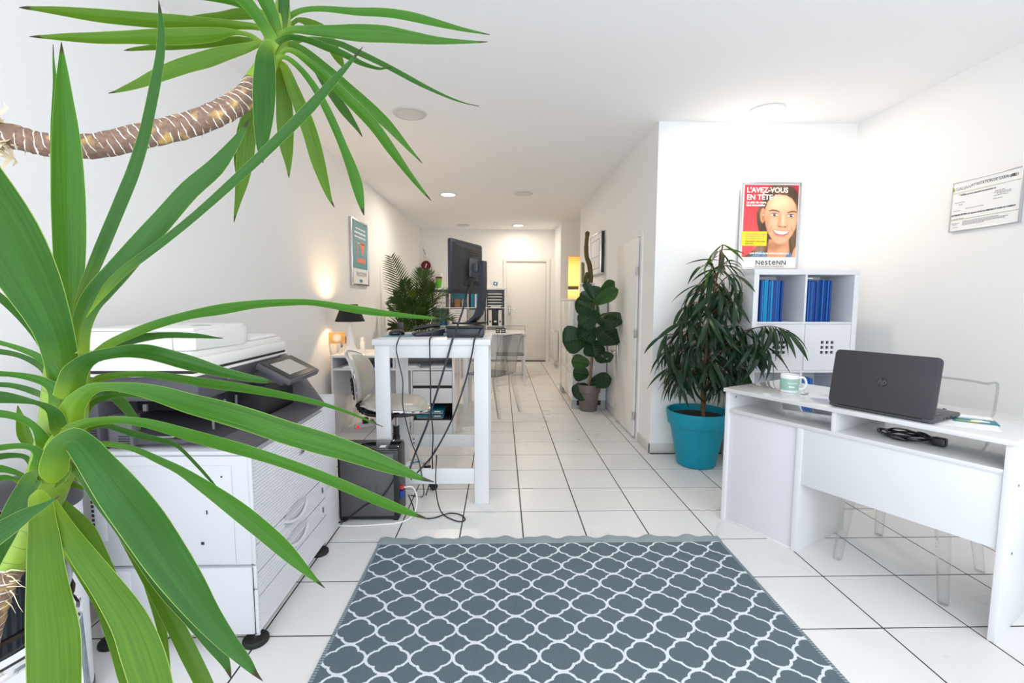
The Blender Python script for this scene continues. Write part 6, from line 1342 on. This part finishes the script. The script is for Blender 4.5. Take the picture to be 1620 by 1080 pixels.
# local: runs along y, faces +X
hw_, hh_ = .315, .37
LM_ = Matrix(((0, 0, 1, 0), (-1, 0, 0, 0), (0, 1, 0, 0), (0, 0, 0, 1)))   # text x -> -y ... fixed below
b = B().box(0, .03, -hw_, -hw_+.022, -hh_, hh_, .003).box(0, .03, hw_-.022, hw_, -hh_, hh_, .003).box(0, .03, -hw_+.0222, hw_-.0222, hh_-.022, hh_, .003).box(0, .03, -hw_+.0222, hw_-.0222, -hh_, -hh_+.022, .003)
obj('frame_rail', b, 'steel', wp); obj('teal_print', B().box(.002, .022, -hw_+.02, hw_-.02, -.18, hh_-.02), 'tealpale', wp); obj('white_print', B().box(.002, .022, -hw_+.02, hw_-.02, -hh_+.02, -.18), 'paper', wp)
def wtx(y, z, x=.0225): return Matrix(((0, 0, 1, x), (1, 0, 0, y), (0, 1, 0, z), (0, 0, 0, 1)))
text('lettering', 'I', .20, 'coral', wp, wtx(-.13, -.02), 'LEFT', .006)
hp_ = [(0, -.08), (.075, .02), (.085, .05), (.07, .085), (.04, .09), (.012, .075), (0, .05), (-.012, .075), (-.04, .09), (-.07, .085), (-.085, .05), (-.075, .02)]
obj('heart', B().prism(hp_, .001, wtx(.09, .05)), 'coral', wp); obj('coral_bar', B().prism([(-.12, -.1), (.19, -.1), (.19, -.05), (-.12, -.05)], .001, wtx(0, -.01)), 'coral', wp)
b = B()
for z_, y0_, y1_, h_ in ((.265, -.15, .2, .022), (.215, -.2, .22, .03), (.17, -.19, .21, .026), (.105, -.1, .14, .014)):
    y = y0_
    while y < y1_: w_ = rr.uniform(.02, .06); b.prism([(0, 0), (w_, 0), (w_, h_*.7), (0, h_*.7)], .001, wtx(y, z_)); y += w_+.012
obj('print_line', b, 'white_ink', wp)['kind'] = 'stuff'
logo(wp, wtx(-.16, -.265), .105, 'greyink', .0008)
obj('small_mark', B().prism([(-.05, 0), (.06, 0), (.06, .035), (-.05, .035)], .001, wtx(0, -.335)), 'tealpale', wp)

ct = thing('certificate', 'framed printed certificate hanging on the right wall above laptop', 'certificate', (XR, 2.775, 1.885))
def ctx(y, z, x=-.0135): return Matrix(((0, 0, -1, x), (-1, 0, 0, y), (0, 1, 0, z), (0, 0, 0, 1)))
cw, chh = .205, .153
b = B().box(-.018, 0, -cw, -cw+.006, -chh, chh, .002).box(-.018, 0, cw-.006, cw, -chh, chh, .002).box(-.018, 0, -cw+.0062, cw-.0062, chh-.006, chh, .002).box(-.018, 0, -cw+.0062, cw-.0062, -chh, -chh+.006, .002)
obj('frame_rail', b, 'steel', ct); obj('document', B().box(-.013, -.002, -cw+.004, cw-.004, -chh+.004, chh-.004), 'paper', ct)
text('lettering', 'GALIAN', .026, 'greyink', ct, ctx(.178, .100), 'LEFT', .0002); text('lettering', 'ATTESTATION DE GARANTIE', .0215, 'ink', ct, ctx(.085, .108), 'LEFT', 0, sx=.88); text('lettering', '2021', .0225, 'ink', ct, ctx(-.135, .1085), 'LEFT', .0004)
obj('logo_mark', B().prism([(0, 0), (.008, -.002), (.012, .008), (.006, .022), (0, .024)], .001, ctx(.197, .098)), 'olive', ct)
for z_ in (.083, -.083): obj('rule_line', B().prism([(0, 0), (.395, 0), (.395, .0022), (0, .0022)], .0008, ctx(.1975, z_)), 'olive', ct)
text('lettering', "ATTESTE QU'UNE GARANTIE D'UN MONTANT DE", .0115, 'ink', ct, ctx(.145, .062), 'LEFT', .0002, sx=.8)
text('lettering', "AU TITRE DE L'ACTIVITE DE TRANSACTIONS SUR IMMEUBLES ET FONDS DE COMMERCE", .0115, 'ink', ct, ctx(.196, -.058), 'LEFT', .0003, sx=.82)
b = B()
for y_, z_, w_ in ((.03, .122, .15), (.16, .07, .04), (-.06, .047, .05), (-.055, .038, .09), (-.07, .030, .07), (-.055, .020, .07), (.182, .022, .06), (.155, .008, .02), (-.05, .003, .05), (.185, -.028, .045), (.11, -.022, .11), (.195, -.050, .08), (.195, -.078, .075), (.12, -.098, .2), (.12, -.105, .26), (.12, -.112, .24), (.12, -.119, .13), (.19, -.105, .045), (.185, -.113, .03), (.18, -.13, .025)):
    y = y_
    while y > y_-w_: q = rr.uniform(.006, .016); b.prism([(0, 0), (q, 0), (q, .0035), (0, .0035)], .0006, ctx(y, z_)); y -= q+.003
obj('print_line', b, 'greyink', ct)['kind'] = 'stuff'

# ================================================================ RIGHT DESK
ud = Vector((.484, -.875, 0)).normalized()
rdz = math.atan2(ud.y, ud.x)
rd = thing('reception_desk', 'white desk with open letter slots, its back to the room', 'desk', (1.307, 2.652, 0), rdz)
DW, DD, DZ = 1.175, .55, .79      # local x along the desk, local y away from the room (+)
obj('desktop', B().box(-.012, DW+.01, -.008, DD, DZ-.022, DZ, .002), 'gloss', rd)
obj('side_panel', B().box(0, .022, 0, DD-.01, 0, DZ-.022, .0015), 'white', rd); obj('side_panel', B().box(DW-.022, DW, 0, DD-.01, 0, DZ-.022, .0015), 'white', rd)
obj('letter_shelf', B().box(.022, DW-.022, .004, DD-.02, .652, .672, .0015), 'gloss', rd)
obj('slot_divider', B().box(.562, .58, .004, DD-.03, .672, DZ-.022, .001), 'white', rd)
obj('cabinet_wall', B().box(.405, .435, .006, .49, 0, .652, .0015), 'white', rd)
obj('cabinet_back', B().box(.022, .405, .018, .03, .012, .652, .001), 'lilac', rd)
obj('cabinet_plinth', B().box(.022, .405, .01, .03, 0, .012, .001), 'white', rd)
obj('cabinet_door', B().box(.024, .403, .47, .488, .015, .65, .001), 'white', rd)
obj('modesty_panel', B().box(.435, DW-.022, .010, .026, .362, .652, .001), 'white', rd)
b = B()
b.lathe([(.005, 0), (.005, .0012)], 12, mat=Matrix.Translation((.0235, .06, .735)) @ Matrix.Rotation(PI/2, 4, 'Y')); b.lathe([(.005, 0), (.005, .0012)], 12, mat=Matrix.Translation((.0235, .40, .735)) @ Matrix.Rotation(PI/2, 4, 'Y'))
for y_, z_ in ((.10, .60), (.10, .33)): b.lathe([(.005, 0), (.005, .0012)], 12, mat=Matrix.Translation((DW, y_, z_)) @ Matrix.Rotation(PI/2, 4, 'Y'))
obj('screw_cap', b, 'blue', rd)
co = thing('coiled_charger', 'coiled black charger cable lying in the right desk slot', 'cable', (1.307, 2.652, .672), rdz)
b = B(); P = []
for i in range(140):
    a = i*.19; r = .075+.012*math.sin(i*.31); P.append((.80+r*1.25*math.cos(a), .16+r*.8*math.sin(a), .008+.022*(i/140)+.004*math.sin(i*.7)))
b.tube(P, .0042, 7); obj('cable_coil', b, 'blackg', co); obj('tie_wrap', B().box(.895, .945, .13, .17, .004, .04, .008), 'black', co)

mg = thing('mug', 'white and mint mug standing on the glossy desk beside laptop', 'mug', (1.605, 2.535, DZ), -.55)
obj('mug_body', B().lathe([(0, 0), (.043, 0), (.046, .004), (.0465, .095), (.045, .098), (.0425, .096), (.042, .006), (0, .006)], 40, cap=False), 'ceramic', mg)
obj('mint_band', B().lathe([(.0468, .014), (.0471, .078)], 40, cap=False), 'mint', mg)
obj('mug_handle', B().tube(smooth_path([(.044, 0, .082), (.066, 0, .084), (.078, 0, .06), (.074, 0, .036), (.060, 0, .022), (.044, 0, .020)], 5), .0062, 10), 'ceramic', mg)
def wrap(s_, size, z_, a0):
    for i, ch in enumerate(s_):
        a = a0+i*size*.62/.047; text('lettering', ch, size, 'white_ink', mg, Matrix.Rotation(a, 4, 'Z') @ Matrix.Translation((0, -.0474, z_)) @ fm, 'CENTER', .0002)
wrap('nestenn', .0125, .050, -.10)
for i in range(3):
    a = .02+i*.21; obj('white_dot', B().lathe([(.0042, 0), (.0042, .001)], 14, mat=Matrix.Rotation(a, 4, 'Z') @ Matrix.Translation((0, -.0470, .034)) @ Matrix.Rotation(PI/2, 4, 'X')), 'white_ink', mg)

# laptop: hinge edge along ha, back of the lid towards the room
hA, hB = Vector((1.580, 2.188, 0)), Vector((1.766, 1.832, 0)); hu = (hB-hA).normalized(); hw2 = (hB-hA).length
lp = thing('laptop', 'open dark laptop with its lid back turned to the camera', 'laptop', (hA.x, hA.y, DZ), math.atan2(hu.y, hu.x))
lb = obj('laptop_base', B().box(0, hw2, .005, .27, .004, .024, .007), 'copd', lp)
obj('keyboard_deck', B().box(.02, hw2-.02, .04, .15, .024, .0255, .001), 'black', lb)
obj('port', B().box(hw2-.001, hw2+.001, .09, .10, .011, .018).box(hw2-.001, hw2+.001, .12, .135, .011, .019).box(hw2-.001, hw2+.001, .16, .175, .011, .018), 'hole', lb)
obj('rubber_pad', B().box(.02, .05, .02, .03, 0, .005).box(hw2-.05, hw2-.02, .02, .03, 0, .005).box(.02, .05, .24, .25, 0, .005).box(hw2-.05, hw2-.02, .24, .25, 0, .005), 'rubber', lb)
M['lidback'] = pm('charcoal_matt_lid', (.048, .046, .053), .5, spec=.35, grain=.06, gscale=700)
tl_ = math.radians(10); lm = Matrix.Translation((hw2/2, .012, .018)) @ Matrix(((1, 0, 0, 0), (0, math.sin(tl_), -math.cos(tl_), 0), (0, math.cos(tl_), math.sin(tl_), 0), (0, 0, 0, 1)))
li = obj('laptop_lid', B().prism(rrect(hw2, .258, .018, 6, 0, .129), .014, lm @ Matrix.Translation((0, 0, 0)), bev=.004), 'lidback', lp)
obj('screen_face', B().prism(rrect(hw2-.03, .22, .004, 3, 0, .135), .0006, lm @ Matrix.Translation((0, 0, -.0008))), 'blackg', lp)
obj('hinge_bar', B().tube([(.04, .012, .018), (hw2-.04, .012, .018)], .009, 10), 'black', lp)
lgm = lm @ Matrix.Translation((.004, .128, .0142))
lg = obj('round_emblem', B().lathe([(.0205, 0), (.0205, .0006)], 40, mat=lgm), 'blackg', li)
M['emb'] = pm('dark_grey_emblem_letters', (.13, .13, .14), .3, metal=.6)
text('lettering', 'hp', .036, 'emb', lg, lgm @ Matrix.Translation((-.0005, -.0095, .0012)), 'CENTER', .0004, shear=.28, sx=.95)

fl_ = Matrix.Rotation(rdz, 4, 'Z')
dsk = Matrix.Translation((1.307, 2.652, DZ)) @ fl_
sh = tag(obj('paper_sheet', B().box(-.105, .105, -.14, .14, 0, .0012), 'paper'), 'white sheet of paper under the teal flyer on desk', 'paper'); sh.matrix_world = dsk @ Matrix.Translation((.965, .215, .0)) @ Matrix.Rotation(.35, 4, 'Z')
fy = thing('flyer', 'teal flyer with white oval on the desk right of laptop', 'flyer'); fy.matrix_world = dsk @ Matrix.Translation((1.0, .24, .0016)) @ Matrix.Rotation(.40, 4, 'Z')
obj('teal_card', B().box(-.07, .07, -.05, .05, 0, .001), 'tealcard', fy); obj('white_oval', B().lathe([(1, .001), (1, .0014)], 28, mat=Matrix.Translation((.018, .0, 0)) @ Matrix.Diagonal((.030, .017, 1, 1))), 'white_ink', fy)
obj('yellow_mark', B().lathe([(1, .0014), (1, .0018)], 16, mat=Matrix.Translation((-.006, -.026, 0)) @ Matrix.Diagonal((.02, .012, 1, 1))).box(.04, .066, .040, .044, .001, .0014), 'yellow', fy); obj('text_bar', B().box(-.05, .03, .03, .034, .001, .0014).box(.0, .034, -.003, .003, .0014, .0018), 'white_ink', fy); obj('photo_patch', B().box(-.06, -.025, -.03, -.005, .001, .0014), 'olive', fy)
pe = thing('pen', 'slim metal pen lying on the desk behind the laptop', 'pen'); pe.matrix_world = dsk @ Matrix.Translation((.80, .385, .0045)) @ Matrix.Rotation(.25, 4, 'Z')
obj('pen_barrel', B().tube([(-.075, 0, 0), (.05, 0, 0)], .0042, 10), 'steel', pe); obj('pen_tip', B().tube([(.05, 0, 0), (.065, 0, 0)], [.0042, .001], 10), 'copd', pe)
